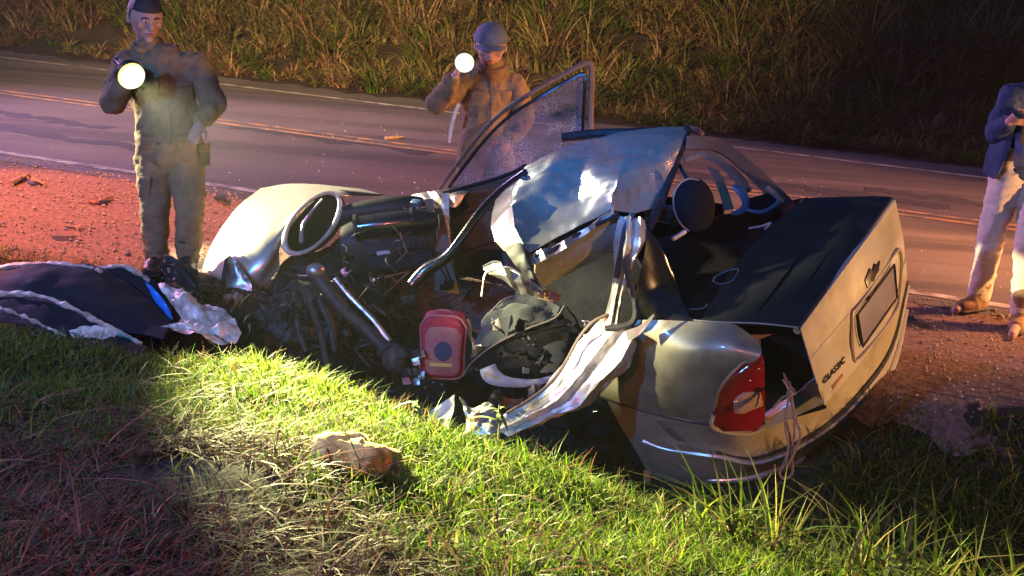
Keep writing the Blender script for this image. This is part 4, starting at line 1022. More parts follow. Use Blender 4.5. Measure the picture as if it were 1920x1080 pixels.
for k in range(34):
    q = np.random.default_rng(1900 + k); x, y = q.uniform(450, 830), q.uniform(470, 640); w = q.uniform(8, 26)
    if y < 560 and x < 560: continue
    n_ = [[(x + w * i * .5 + q.normal(0, 4), y + w * j * .45 + q.normal(0, 5), 6.95 + .08 * q.normal() + (.35 if x > 700 else 0)) for i in range(3)] for j in range(3)]
    obj('broken_plastic', panel(rows(*n_), 3, .012, 12, .004, k, hard=True), M[['black', 'sheet', 'grease', 'black', 'rubber', 'black', 'sheet'][k % 7]], car)
for k in range(16):
    q = np.random.default_rng(2900 + k); x, y = q.uniform(640, 830), q.uniform(400, 540); L = [(x, y, 7.2)]
    for s_ in range(3):
        x += q.uniform(-20, 24); y += q.uniform(4, 26); L.append((x, y, 7.2 + q.uniform(-.06, .06)))
    obj('wire', tube(pts(L), q.uniform(.002, .006), 5, 4), M[['black', 'rubber', 'sheet', 'door_trim'][k % 4]], dash)
for k in range(10):
    q = np.random.default_rng(900 + k); x, y = q.uniform(745, 785), q.uniform(655, 715)
    obj('broken_plastic', panel(rows([(x, y, 6.55), (x + 12, y - 4, 6.53)], [(x + 3, y + 12, 6.54), (x + q.uniform(10, 22), y + 10, 6.52)]), 4, .012, 14, .004, k), M[['grease', 'bare', 'bagpink', 'black'][k % 4]], car)

for k in range(30):
    q = np.random.default_rng(4100 + k); x, y = q.uniform(880, 1130), q.uniform(530, 770); w = q.uniform(8, 24)
    if y - 530 < (960 - x) * 1.4 or y < 600 or y > 790 - (x - 900) * .55: continue
    d_ = 6.30 + (y - 650) * -.0006 + q.normal(0, .05)
    n_ = [[(x + w * i * .5 + q.normal(0, 4), y + w * j * .5 + q.normal(0, 5), d_ + q.normal(0, .03)) for i in range(3)] for j in range(3)]
    obj('torn_scrap', panel(rows(*n_), 3, .012, 12, .004, k, hard=True), M[['black', 'sheet', 'felt', 'bare', 'black', 'liner'][k % 6]], car)
# ------------------------------------------------------------------ torn panels lying left of the wreck
def torn(name, label, net, edges, mat, seed, crumple=.022):
    p = panel(rows(*net), 8, crumple, 4, .006, seed)
    c = np.mean(p[0], 0)
    t = thing(name, label, 'car panel', c)
    obj('sheet', p, mat, t)
    for e, w in edges:
        a = np.array(pts(e)); off = np.random.default_rng(int(seed) + len(e))
        up_ = catmull(a, 8); dn = up_ + UP * -w + FW * -.012
        mid = (up_ + dn) / 2 - FW * .02
        obj('crumpled_edge', panel([up_, mid, dn], 2, .016, 16, .004, seed + 3), M['primer'], t)
    return t
torn('torn_panel', 'large dark curved car panel with pale crumpled rim lying in grass at far left', [[(-40, 505, 6.9), (80, 492, 6.9), (180, 502, 6.85), (245, 535, 6.8), (322, 598, 6.7)], [(-40, 525, 6.72), (70, 515, 6.7), (165, 530, 6.66), (235, 570, 6.6), (316, 612, 6.55)], [(-40, 548, 6.6), (60, 552, 6.56), (150, 580, 6.5), (225, 618, 6.45), (306, 634, 6.4)]],
     [([(-40, 502, 6.86), (80, 490, 6.87), (175, 500, 6.82), (205, 525, 6.8)], .025), ([(205, 525, 6.78), (255, 560, 6.74), (305, 592, 6.7)], .012)], M['sheet'], 201)
torn('torn_panel', 'smaller dark panel leaning behind the large one, painted blue glint down its right edge', [[(178, 500, 6.98), (230, 497, 7.0), (275, 516, 6.98), (310, 545, 6.92)], [(190, 520, 6.9), (235, 522, 6.9), (280, 545, 6.86), (318, 575, 6.82)], [(215, 545, 6.82), (250, 560, 6.8), (290, 585, 6.76), (326, 602, 6.72)]],
     [([(172, 502, 6.96), (230, 494, 6.98), (262, 508, 6.96), (282, 524, 6.94)], .03)], M['sheet'], 203)
tw = [o for o in COL.objects if o.name.startswith('torn_panel')][-1]
obj('blue_glint_strip', panel(rows([(272, 528, 6.84), (288, 540, 6.82)], [(292, 568, 6.78), (312, 570, 6.76)], [(312, 598, 6.72), (325, 600, 6.7)]), 6, .012, 14, .004, 204), M['blue_glint'], tw)
torn('torn_panel', 'low dark panel half buried in grass under the large one at far left', [[(-40, 552, 6.5), (60, 552, 6.46), (140, 580, 6.4), (215, 620, 6.36), (280, 652, 6.3)], [(-40, 575, 6.35), (50, 580, 6.32), (120, 610, 6.26), (190, 645, 6.22), (250, 668, 6.18)], [(-40, 600, 6.22), (40, 606, 6.2), (110, 640, 6.15), (180, 668, 6.1), (240, 690, 6.06)]],
     [([(-40, 545, 6.46), (60, 548, 6.43), (135, 572, 6.37), (210, 612, 6.33), (268, 640, 6.28)], .028), ([(0, 574, 6.28), (60, 598, 6.2), (125, 628, 6.13)], .01)], M['sheet'], 205, .02)
p = panel(rows([(292, 530, 6.95), (335, 545, 6.9), (375, 562, 6.85), (420, 575, 6.8)], [(320, 570, 6.8), (350, 560, 6.74), (395, 585, 6.7), (440, 600, 6.66)], [(335, 600, 6.68), (370, 610, 6.6), (405, 615, 6.58), (452, 622, 6.56)], [(300, 612, 6.62), (380, 632, 6.52), (425, 640, 6.5), (440, 640, 6.5)]), 10, .05, 8, .004, 210)
t = thing('crushed_panel', 'crumpled cream metal sheet between the dark panels and the bent hood', 'car panel', np.mean(p[0], 0)); obj('sheet', p, M['primer'], t)
obj('folded_strip', panel(rows([(300, 612, 6.5), (345, 606, 6.46), (390, 620, 6.44)], [(330, 616, 6.47), (370, 622, 6.42), (425, 645, 6.4)]), 7, .02, 12, .004, 211), M['primer'], t)
p = panel(rows([(130, 622, 6.0), (160, 612, 5.98), (200, 614, 5.98), (222, 624, 6.0)], [(135, 632, 5.95), (165, 630, 5.92), (198, 632, 5.92), (215, 632, 5.95)]), 8, .025, 12, .004, 212)
t = thing('metal_scrap', 'small crumpled cream metal scrap in the grass below the dark panels', 'debris', np.mean(p[0], 0)); obj('sheet', p, M['primer'], t)
obj('bent_corner', panel(rows([(130, 622, 5.97), (136, 624, 5.95)], [(150, 636, 5.93), (160, 632, 5.92)]), 4, .01, 14, .004, 213), M['bare'], t)
p = panel(rows([(310, 478, 7.05), (340, 490, 7.0), (370, 505, 7.0)], [(300, 500, 6.98), (335, 515, 6.92), (372, 530, 6.9)], [(310, 520, 6.92), (345, 540, 6.86), (372, 555, 6.84)]), 8, .04, 9, .006, 214)
t = thing('plastic_scrap', 'torn black plastic sheet at the left officer\'s boots beside the bent hood', 'debris', np.mean(p[0], 0)); obj('sheet', p, M['black'], t)
obj('fold', tube(pts([(305, 495, 6.9), (340, 508, 6.85), (368, 540, 6.8)]), .012, 6, 4), M['gloss'], t)

# ------------------------------------------------------------------ backpack on the car floor
bc = P(831, 648, 6.62); bx = unit(RT + UP * -.05); by = unit(UP * .95 - FW * .25); by = unit(by - bx * (by @ bx)); bn = np.cross(bx, by)
if bn @ FW > 0: bn = -bn
bag = thing('backpack', 'red child\'s backpack with printed pocket lying on the wrecked car\'s floor', 'backpack', bc - bn * .1)
def rrect(w, h, n_, off, sx=0.0, waist=.06):
    o = []
    for t in np.linspace(0, 2 * math.pi, n_, endpoint=False):
        c, s_ = math.cos(t), math.sin(t); e = .42
        u = math.copysign(abs(c) ** e, c) * w; v = math.copysign(abs(s_) ** e, s_) * h
        u *= 1 - waist * math.cos(v / h * 3.0) * (1 if v < h * .6 else .6) + (-.06 if v < 0 else -.02)
        if v > h * .7: u *= .93
        o.append(bc + bx * u + by * v + bn * off)
    return o
def loft(rings, cap=True):
    n_ = len(rings[0]); V = [p for r in rings for p in r]; Fc = []
    for r in range(len(rings) - 1):
        for k in range(n_):
            l = (k + 1) % n_; Fc.append((r * n_ + k, r * n_ + l, r * n_ + n_ + l, r * n_ + n_ + k))
    Fc.append(tuple(range(n_))[::-1]); m = len(rings) - 1; Fc.append(tuple(range(m * n_, m * n_ + n_)))
    return V, Fc
obj('bag_body', loft([rrect(.125, .18, 40, -.12), rrect(.14, .195, 40, -.08), rrect(.143, .198, 40, 0), rrect(.136, .192, 40, .035), rrect(.118, .175, 40, .052)]), M['bagred'], bag)
pk = obj('front_pocket', loft([[p - by * .012 for p in rrect(.112, .15, 40, .045)], [p - by * .012 for p in rrect(.11, .148, 40, .066)], [p - by * .012 for p in rrect(.096, .132, 40, .074)]]), M['bagpink'], bag)
obj('pocket_zip', tube([p - by * .012 for p in rrect(.112, .15, 30, .062)], .007, 6, 2, closed=True), M['bagred'], pk)
obj('bag_piping', tube(rrect(.139, .194, 30, .038), .006, 6, 2, closed=True), M['bagpink'], bag)
# plain round print patch in place of the picture
obj('print_patch', loft([[bc + bx * (.005 + .052 * math.cos(t)) + by * (-.012 + .06 * math.sin(t)) + bn * o for t in np.linspace(0, 2 * math.pi, 24, endpoint=False)] for o in (.073, .077)]), M['bagblue'], pk)
obj('print_band', slab([bc + bx * u + by * v + bn * .078 for u, v in ((-.07, -.085), (.06, -.085), (.06, -.105), (-.07, -.105))], -bn * .004), M['rag'], pk)
obj('bag_handle', tube([bc + bx * u + by * v + bn * -.02 for u, v in ((-.05, .19), (-.04, .207), (0, .212), (.04, .205), (.05, .188))], .007, 6, 3), M['bagpink'], bag)
obj('side_strap', tube([bc + bx * u + by * v + bn * -.03 for u, v in ((.13, .16), (.15, .12), (.155, .06), (.18, .02), (.20, -.01))], .012, 6, 3, flat=bn, ratio=.4), M['bagwhite'], bag)
obj('side_strap', tube([bc + bx * u + by * v + bn * -.04 for u, v in ((.14, .10), (.17, .095), (.205, .085))], .012, 6, 3, flat=bn, ratio=.4), M['liner'], bag)

# ------------------------------------------------------------------ rope hanging from the trunk
rp = thing('rope', 'looped brown cord dangling from the open trunk over the bumper', 'rope', P(1480, 730, 5.78))
for k, L in enumerate(([(1468, 712, 5.86), (1476, 724, 5.82), (1480, 740, 5.78), (1474, 780, 5.74), (1482, 830, 5.73), (1470, 868, 5.72), (1462, 888, 5.72), (1472, 898, 5.72), (1486, 885, 5.72), (1484, 850, 5.72), (1490, 800, 5.73), (1484, 745, 5.76)],
                       [(1480, 716, 5.86), (1484, 745, 5.77), (1494, 790, 5.74), (1500, 820, 5.72), (1484, 860, 5.71), (1474, 870, 5.7), (1478, 835, 5.71), (1472, 790, 5.73), (1480, 742, 5.76)],
                       [(1470, 700, 5.9), (1478, 720, 5.84), (1490, 735, 5.8), (1480, 742, 5.77), (1468, 745, 5.8), (1450, 765, 5.84)])):
    obj('cord', tube(pts(L), .0065, 6, 5), M['rope'], rp)
obj('knot', ellipsoid(P(1481, 738, 5.76), RT, FW, UP, .018, .016, .02, 10, 8), M['rope'], rp)

# ------------------------------------------------------------------ crumpled cloth on the bank
gc = G(672, 862, float(terrain(*G(672, 862, .25)[:2])) + .05)
v_, f_ = ellipsoid(gc, unit(RT - UP * .35), FW, unit(UP + RT * .35), .165, .12, .08, 60, 36)
vv_ = np.array(v_)
for i in range(len(vv_)):
    d_ = unit(vv_[i] - gc)
    vv_[i] += d_ * (.06 * facet(vv_[i], 7, 3.0) + .016 * crease(vv_[i], 22, 5.0))
tag(obj('crumpled_cloth', (list(vv_), f_), M['rag']), 'yellowed crumpled cloth lying in the grass of the near bank', 'cloth')
cc = gc + RT * .20 - UP * .085
v_, f_ = ellipsoid(cc, RT, FW, UP, .045, .04, .022, 20, 12); vv_ = np.array(v_)
for i in range(len(vv_)): vv_[i] += unit(vv_[i] - cc) * .012 * crease(vv_[i], 24, 8.0)
tag(obj('crumpled_scrap', (list(vv_), f_), M['rag']), 'small crumpled scrap with an orange tip just right of the yellowed cloth', 'litter')

# ------------------------------------------------------------------ debris on the road and shoulder
def stick(name, label, cat, L, r, mat='twig'):
    a = [G(x, y, r * .9 + (q[2] if len(q) > 2 else 0)) for q in L for x, y in [q[:2]]]
    t = thing(name, label, cat, np.mean(a, 0))
    obj('branch', tube(a, [r] * (len(a) - 1) + [r * .5], 6, 3), M[mat], t)
    return t
t = stick('broken_branch', 'pale broken branch with dark leaves on the gravel at far left', 'branch', [(20, 343), (35, 336), (52, 332), (70, 340), (85, 345)], .022)
obj('leaf_scrap', panel([[G(50, 338, .03), G(66, 340, .03)], [G(52, 346, .01), G(84, 347, .01)]], 4, .02, 9, .004, 3), M['black'], t)
obj('twig', tube([G(44, 334, .02), G(52, 327, .06), (G(56, 330, .03))], .012, 5, 3), M['twig'], t)
t = stick('broken_branch', 'dark forked twig on the red-lit gravel left of the officer with the yellow flashlight', 'branch', [(168, 378), (185, 380), (200, 372), (216, 368)], .016, 'rust')
obj('twig', tube([G(190, 376, .02), G(184, 366, .03), G(174, 364, .02)], .01, 5, 3), M['rust'], t)
obj('leaf_scrap', panel([[G(186, 378, .02), G(204, 374, .03)], [G(190, 384, .01), G(208, 380, .01)]], 4, .02, 9, .004, 3), M['black'], t)
t = stick('broken_branch', 'thin dry stick on the asphalt left of the capped officer', 'branch', [(722, 259), (738, 258), (756, 256)], .02)
obj('twig', tube([G(735, 258, .02), G(745, 254, .03)], .01, 5, 2), M['twig'], t)
t = stick('broken_branch', 'pale straight stick lying on the gravel by the purple shadow', 'branch', [(122, 424), (140, 425), (160, 428)], .012)
obj('twig', tube([G(140, 425, .01), G(148, 430, .015)], .006, 5, 2), M['twig'], t)
p = panel([[G(398, 366, .02), G(425, 366, .03)], [G(402, 374, .05), G(424, 376, .02)]], 5, .03, 9, .006, 9)
tag(obj('plastic_scrap', p, M['black']), 'flat dark plastic scrap on the edge line behind the bent hood', 'debris')
p = panel([[G(1690, 590, .02), G(1712, 592, .03)], [G(1700, 604, .02), G(1722, 606, .02)]], 5, .03, 9, .006, 19)
tag(obj('plastic_scrap', p, M['sheet']), 'small dark plastic chip on the gravel right of the number plate', 'debris')
# loose stones and glass crumbs
sv = []
q = np.random.default_rng(77)
for k in range(7400):
    if k < 6500:
        u, v = q.uniform(-8, 2.5), q.uniform(-2.9, -.1)
        vs = np.interp(u, [-4.6, -3.9, -3.0, -1.0, 0.2, 1.5], [-2.75, -2.7, -1.9, -1.9, -2.05, -2.2])
        if v < vs - .25: continue
        r_ = q.uniform(.004, .014) * (1.6 if q.random() < .06 else 1)
    else:
        u, v = q.uniform(-11, 4), q.uniform(-.3, 6.8); r_ = q.uniform(.003, .007)
    p0 = uv(u, v); ca_ = (p0 - CO) @ CL; cb_ = (p0 - CO) @ CR
    if -3.6 < ca_ < .4 and -.1 < cb_ < 1.5: continue
    sv.append(rock((p0[0], p0[1], float(terrain(p0[0], p0[1])) + .022 + r_ * .3), r_, k))
def stack(name, L, mat):
    V = np.concatenate([np.array(v) for v, f in L]); nF = []; n_ = 0
    for v, f in L:
        nF.append(np.array(f) + n_); n_ += len(v)
    obj(name, (V.tolist(), np.concatenate(nF).tolist()), mat, kind='stuff', smooth=False, origin=(0, 0, 0))
stack('loose_stones', sv, M['stone'])
gl = []
for k in range(420):
    u, v = q.normal(-2.4, 2.6), q.uniform(-2.2, 4.5)
    if abs(u) > 9 or (-4.2 < u < .6 and v < -.7): continue
    r_ = q.uniform(.003, .008); p0 = uv(u, v); gl.append(rock((p0[0], p0[1], max(float(terrain(p0[0], p0[1])), -.02) + .024), r_, k + 20000))
stack('glass_crumbs', gl, M['crumb'])
sh = []
for k in range(420):
    if k < 260:
        p0 = K(q.uniform(-3.3, -.6), q.uniform(-.45, .35), 0); base_ = None
    else:
        p0 = uv(q.uniform(-5, 0), q.uniform(-2.4, -.2))
    g0 = float(terrain(p0[0], p0[1])) + .03 + q.uniform(0, .02); a = q.uniform(0, 6.28); r_ = q.uniform(.008, .03)
    c_ = np.array([p0[0], p0[1], g0]); tri = [c_ + r_ * np.array([math.cos(a + t_), math.sin(a + t_), q.uniform(-.3, .6)]) for t_ in (0, q.uniform(1.2, 2.4), q.uniform(3.0, 4.6))]
    n_ = unit(np.cross(tri[1] - tri[0], tri[2] - tri[0])) * .003
    sh.append((tri + [v_ + n_ for v_ in tri], [(0, 2, 1), (3, 4, 5), (0, 1, 4), (0, 4, 3), (1, 2, 5), (1, 5, 4), (2, 0, 3), (2, 3, 5)]))
def stack_any(name, L, mat):
    V, Fc = join(*L); obj(name, (V, Fc), mat, kind='stuff', smooth=False, origin=(0, 0, 0))
stack_any('plastic_shards', sh[::2], M['black']); stack_any('metal_shards', sh[1::2], M['bare'])

# posts in the far grass
for x, lab in ((848, 'dark blue-lit post standing in the far grass, left of the pair'), (932, 'orange-lit wooden post in the far grass above the capped officer')):
    b0 = uv(*(lambda g_: (g_ @ TDR, g_ @ NRM - D0))(P(x, 60, 20.5) * np.array([1, 1, 0])))
    b0[2] = float(terrain(b0[0], b0[1]))
    top = b0 + np.array([0, 0, 2.6]); t = thing('fence_post', lab, 'post', b0, 'posts in the far grass')
    obj('shaft', box((b0 + top) / 2, (1, 0, 0), (0, 1, 0), (0, 0, 1), .055, .05, 1.35), M['wood'], t)
    obj('cap_block', box(top + np.array([0, 0, .08]), (1, 0, 0), (0, 1, 0), (0, 0, 1), .07, .06, .03), M['wood'], t)

# weeds at the wreck
def weed(label, x, y, d_, h, n_, seed):
    q = np.random.default_rng(seed); b0 = P(x, y, d_); zt_ = float(terrain(b0[0], b0[1])); b0[2] = zt_
    t = thing('weed', label, 'plant', b0, 'weeds on the bank edge')
    top = b0 + np.array([q.uniform(-.02, .02), q.uniform(-.02, .02), h])
    obj('stem', tube([b0, (b0 + top) / 2 + np.array([.008, 0, 0]), top], [.005, .004, .003], 5, 3), M['stem'], t)
    for k in range(n_):
        a = q.uniform(0, 6.283); s_ = top - np.array([0, 0, q.uniform(0, .3) * h]); ln = q.uniform(.07, .13)
        dx = np.array([math.cos(a), math.sin(a), q.uniform(-.1, .5)]); sd = np.array([-math.sin(a), math.cos(a), 0])
        ctl = [[s_ + dx * ln * f_ - np.array([0, 0, .05 * f_ * f_]) + sd * w * e for e in (-1, 1)] for f_, w in ((0, .003), (.35, .009), (.7, .007), (1, .001))]
        obj('leaf', panel(ctl, 2, 0, 1, .001), M['leaf'], t)
M['leaf'] = pmat('weed_leaf', (.15, .20, .03), (.10, .15, .025), .5, scale=20)
M['stem'] = pmat('weed_stem', (.16, .16, .05), None, .7, scale=20)
weed('tall pale-leaved weed in front of the car seat opening', 930, 830, 4.75, .23, 7, 1)
weed('leafy weed with arching blades against the dark rear wheel', 1110, 890, 4.75, .16, 10, 2)
weed('short weed with dry stem below the red backpack', 790, 760, 4.9, .13, 5, 3)
weed('bright upright weed at the bottom edge right of the bank', 1652, 1098, 3.95, .10, 6, 4)

# ------------------------------------------------------------------ people
def tp(a, b, ra, rb, n_=6, seg=14, flat=None, ratio=1.0, bulge=0.0):
    a, b = np.asarray(a, float), np.asarray(b, float)
    t = np.linspace(0, 1, n_); pp_ = a[None] + (b - a)[None] * t[:, None]
    r_ = ra + (rb - ra) * t + bulge * np.sin(t * math.pi)
    d_ = unit(b - a)
    pp_ = np.vstack([pp_[0] - d_ * ra * .75, pp_[0] - d_ * ra * .45, pp_, pp_[-1] + d_ * rb * .45, pp_[-1] + d_ * rb * .75])
    r_ = np.concatenate([[ra * .5, ra * .86], r_, [rb * .86, rb * .5]])
    return tube(pp_, r_, seg, 1, flat=flat, ratio=ratio)

def hand_parts(w, h, pn, side, curl, thumb=1.0):
    h = unit(h); pn = unit(pn - h * (pn @ h)); ac = np.cross(h, pn) * side
    S = [tp(w - h * .02, w + h * .075, .030, .040, 6, 12, pn, .55)]
    for k, ln in enumerate((.070, .080, .074, .058)):
        p = w + h * .075 + ac * (1.5 - k) * .0205; dr = h; pp_ = [p - h * .02, p]
        for s_ in range(3):
            cu = curl * (1.0 if s_ else .7)
            dr = unit(dr * math.cos(cu) + np.cross(np.cross(dr, pn) if abs(dr @ pn) < .99 else ac, dr) * math.sin(cu) * (1 if np.cross(np.cross(dr, pn), dr) @ pn > 0 or s_ else 1))
            p = p + dr * ln * (.45, .32, .23)[s_]; pp_.append(p)
        S.append(tube(pp_, [.0105, .0105, .0098, .0092, .0075], 8, 2))
    b0 = w + h * .018 + ac * .026
    S.append(tube([b0, b0 + (h * .5 + ac * .6 + pn * .3 * thumb) * .04, b0 + (h * .9 + ac * .75 + pn * .7 * thumb) * .06, b0 + (h * 1.25 + ac * .6 + pn * 1.0 * thumb) * .066], [.014, .0135, .0115, .008], 8, 2))
    return S

def curl_hand(w, axis_c, axis, rad_, side=1):
    """fist closed round a rod: four fingers wrap the rod, thumb over them"""
    axis = unit(axis); tow = axis_c - w; tow = tow - axis * (tow @ axis); h = unit(tow); pn = np.cross(axis, h) * side
    S = [tp(w, axis_c - h * rad_ * 1.0 + pn * -.004, .030, .038, 6, 12, pn, .62)]
    for k, ro in enumerate((1.0, 1.04, 1.0, .92)):
        off = axis * (1.5 - k) * .0205; pp_ = []
        for th in np.linspace(-.3, 3.6, 8):
            pp_.append(axis_c + off + (-h * math.cos(th) + -pn * math.sin(th)) * (rad_ + .010) * ro)
        S.append(tube(pp_, [.011, .011, .0105, .0105, .010, .0095, .009, .0075], 8, 2))
    S.append(tube([w + axis * .03 + h * .02, axis_c + axis * .045 - h * rad_ * .6 + pn * (rad_ + .01), axis_c + axis * .05 + h * rad_ * .5 + pn * (rad_ + .011)], [.015, .013, .009], 8, 3))
    return S

def person(label, J, mats, group=None, headr=(.092, .108, .138), fwd=None, cap=False, hood=False, torso=(.185, .20, .19), jacket_len=1.0, hands=None, seed=0, grow=1.0, extra=None):
    g_ = grow
    base = (np.array(J['an_r']) + np.array(J['an_l'])) / 2; base[2] = min(J['an_r'][2], J['an_l'][2]) - .09
    root = thing('person', label, 'person', base, group)
    A = {k: np.asarray(v, float) for k, v in J.items()}
    shx = unit(A['sh_l'] - A['sh_r']); up = np.array([0, 0, 1.])
    bf = unit(np.cross(shx, up)); bf = bf if bf @ (CAM - A['neck']) > 0 else -bf
    hf = unit(fwd) if fwd is not None else bf
    hup = unit(up - hf * (up @ hf)); hup = unit(hup * .98 + unit(A['head'] - A['neck']) * .3); hf = unit(hf - hup * (hf @ hup)); hx = np.cross(hf, hup)
    pel = (A['hip_r'] + A['hip_l']) / 2; chest = (A['sh_r'] + A['sh_l']) / 2
    rx, ry, rz = [q * g_ for q in headr]; H0 = A['head']
    S = [ellipsoid(H0 + hup * .02, hx, hf, hup, rx, ry, rz * .86, 24, 16), ellipsoid(H0 - hup * rz * .42 + hf * .018, hx, hf, hup, rx * .76, ry * .80, rz * .56, 20, 12)]
    S.append(tube([H0 + hf * ry * .90 + hup * rz * .10, H0 + hf * ry * 1.06 - hup * rz * .06, H0 + hf * ry * 1.16 - hup * rz * .22, H0 + hf * ry * .96 - hup * rz * .27], [.010, .014, .018, .012], 8, 3))
    S.append(tube([H0 + hf * ry * .88 - hx * .05 * g_ + hup * rz * .14, H0 + hf * ry * .99 + hup * rz * .16, H0 + hf * ry * .88 + hx * .05 * g_ + hup * rz * .14], .012, 8, 3))
    S.append(ellipsoid(H0 + hf * ry * .90 - hup * rz * .50, hx, hf, hup, .028 * g_, .016, .018 * g_, 12, 8))
    S.append(ellipsoid(H0 + hf * ry * .80 - hup * rz * .80, hx, hf, hup, .028 * g_, .024, .022, 12, 8))
    for sgn in (-1, 1):
        S.append(ellipsoid(H0 + hx * sgn * rx * 1.0 - hf * .008 - hup * .01, unit(hx * sgn + hf * -.3), hf, hup, .014, .024, .036, 10, 8))
        S.append(ellipsoid(H0 + hx * sgn * rx * .55 + hf * ry * .70 - hup * rz * .18, hx, hf, hup, .026, .022, .026, 10, 8))
    S.append(tp(A['neck'] - up * .06, H0 - hup * rz * .35 - hf * .02, .062 * g_, .056 * g_, 5, 14))
    S.append(tp(chest - up * .02, pel + up * .05, .13, .12, 8, 18, bf, .62))
    S.append(tp(A['sh_r'] + shx * .02, A['sh_l'] - shx * .02, .06, .06, 6, 14))
    for sd in ('r', 'l'):
        S.append(tp(A['sh_' + sd], A['el_' + sd], .050, .042)); S.append(tp(A['el_' + sd], A['wr_' + sd], .042, .029))
        S.append(tp(A['hip_' + sd], A['kn_' + sd], .082, .055)); S.append(tp(A['kn_' + sd], A['an_' + sd], .055, .040, bulge=.008))
        S.append(tp(A['an_' + sd] - up * .03, A['to_' + sd], .035, .030))
    for hp in hands or []: S.extend(hp)
    body = remeshed('body', join(*S), .0075, 3)
    link_mesh('body', body, M[mats['skin']], root)
    for sgn in (-1, 1):
        e = H0 + hx * sgn * .033 * g_ + hf * (ry * .90) + hup * rz * .04
        ey = obj('eye', ellipsoid(e, hx, hf, hup, .0145 * g_, .010, .0085 * g_, 12, 8), M['eye'], root)
        obj('iris', ellipsoid(e + hf * .0075 - hup * .001, hx, hf, hup, .0062 * g_, .004, .0062 * g_, 10, 6), M['iris'], ey)
        obj('eyebrow', tube([H0 + hx * sgn * .014 * g_ + hf * (ry * 1.03) + hup * rz * .17, H0 + hx * sgn * .035 * g_ + hf * (ry * .99) + hup * rz * .22, H0 + hx * sgn * .056 * g_ + hf * (ry * .86) + hup * rz * .17], [.005, .006, .003], 6, 3), M['hair'], root)
    obj('lips', tube([H0 - hx * .026 * g_ + hf * ry * .90 - hup * rz * .50, H0 + hf * (ry * 1.05) - hup * rz * .48, H0 + hx * .026 * g_ + hf * ry * .90 - hup * rz * .50], [.003, .008, .003], 6, 4), M['lip'], root)
    # hair: shell of the skull, ending at the hairline
    v, f = ellipsoid(H0 + hup * .022 - hf * .006, hx, hf, hup, rx * 1.06, ry * 1.09, rz * .91, 40, 30)
    v = np.array(v); loc = v - H0; keepv = (loc @ hup > rz * (.34 + .10 * 0)) | ((loc @ hf < ry * .15) & (loc @ hup > -rz * .35))
    f = [q for q in f if all(keepv[i] for i in q)]
    hair = bpy.data.meshes.new('hair'); hair.from_pydata([tuple(p) for p in v], [], f); hair.update()
    ho = bpy.data.objects.new('tmp', hair); COL.objects.link(ho); md = ho.modifiers.new('s', 'SOLIDIFY'); md.thickness = .010; md.offset = 1
    dg = bpy.context.evaluated_depsgraph_get(); dg.update(); hm = bpy.data.meshes.new_from_object(ho.evaluated_get(dg)); bpy.data.objects.remove(ho)
    if not cap:
        displace(hm, .005, 60, seed)
    link_mesh('hair', hm, M['hair'], root)
    if cap:
        cm_ = []
        cpt = H0 + hup * rz * .28 - hf * .005
        v, f = ellipsoid(cpt, hx, hf, hup, rx * 1.16, ry * 1.13, rz * .80, 32, 20)
        v = np.array(v); lv = (v - cpt) @ hup; v = v - np.outer(np.minimum(lv + .005, 0), hup)
        cp_ = obj('cap', (list(v), f), M['cap'], root)
        br = [[cpt + hx * s_ * rx * 1.05 * math.cos(0) * (1 - .12 * t * t) + hf * (ry * math.sqrt(max(0, 1.22 - s_ * s_ * .95)) + t * .075 * (1 - .35 * s_ * s_)) - hup * (.006 + .022 * t + .016 * s_ * s_) for s_ in np.linspace(-.95, .95, 9)] for t in (0, .5, 1)]
        obj('cap_peak', panel(br, 3, 0, 1, .006), M['cap'], cp_)
        obj('cap_button', ellipsoid(cpt + hup * rz * .81, hx, hf, hup, .01, .01, .006, 10, 6), M['cap'], cp_)
    # jacket
    tw_, cw, ww = torso
    jb = pel + up * .03
    S = [tp(chest - up * .05, jb, cw * .95, ww, 10, 22, bf, .66), tp(A['sh_r'] + shx * .01, A['sh_l'] - shx * .01, .088, .088, 8, 16, up, .95), tp(chest + up * .0, chest - up * .22, .17, cw, 6, 20, bf, .66)]
    S.append(tp(A['neck'] - up * .10, A['neck'] + up * .005, .10, .072 * g_, 5, 16))
    for sd in ('r', 'l'):
        S.append(tp(A['sh_' + sd], A['el_' + sd], .088, .070, 8)); S.append(tp(A['el_' + sd], A['wr_' + sd] + (A['el_' + sd] - A['wr_' + sd]) * .18, .072, .050, 8))
    jm = remeshed('jacket', join(*S), .013, 5)
    displace(jm, .022, 8, seed + 1.0, (1, 1, .7)); displace(jm, .009, 20, seed + 4.0); displace(jm, .004, 42, seed + 5.0)
    jk = link_mesh('jacket', jm, M[mats['jacket']], root)
    ring = [A['neck'] - up * .015 + (hx * math.cos(t) * .085 + bf * math.sin(t) * .085) * g_ + up * (.022 - .03 * math.sin(t)) for t in np.linspace(0, 2 * math.pi, 16, endpoint=False)]
    obj('collar', tube(ring, .022, 8, 2, closed=True, flat=up, ratio=1.0), M[mats['jacket']], jk)
    # trousers
    S = [tp(A['hip_r'] + up * .08, A['hip_l'] + up * .08, .125, .125, 6, 18, bf, .85), tp(pel + up * .12, pel - up * .02, .155, .16, 5, 18, bf, .7)]
    for sd in ('r', 'l'):
        S.append(tp(A['hip_' + sd], A['kn_' + sd], .118, .085, 8)); S.append(tp(A['kn_' + sd], A['an_' + sd] + up * .02, .086, .070, 8))
    tm = remeshed('trousers', join(*S), .013, 5)
    displace(tm, .014, 7, seed + 7.0); displace(tm, .012, 13, seed + 9.0, (.6, .6, 1.6)); displace(tm, .004, 40, seed + 11.0)
    trz = link_mesh('trousers', tm, M[mats['trousers']], root)
    hx0 = unit(A['hip_l'] - A['hip_r'])
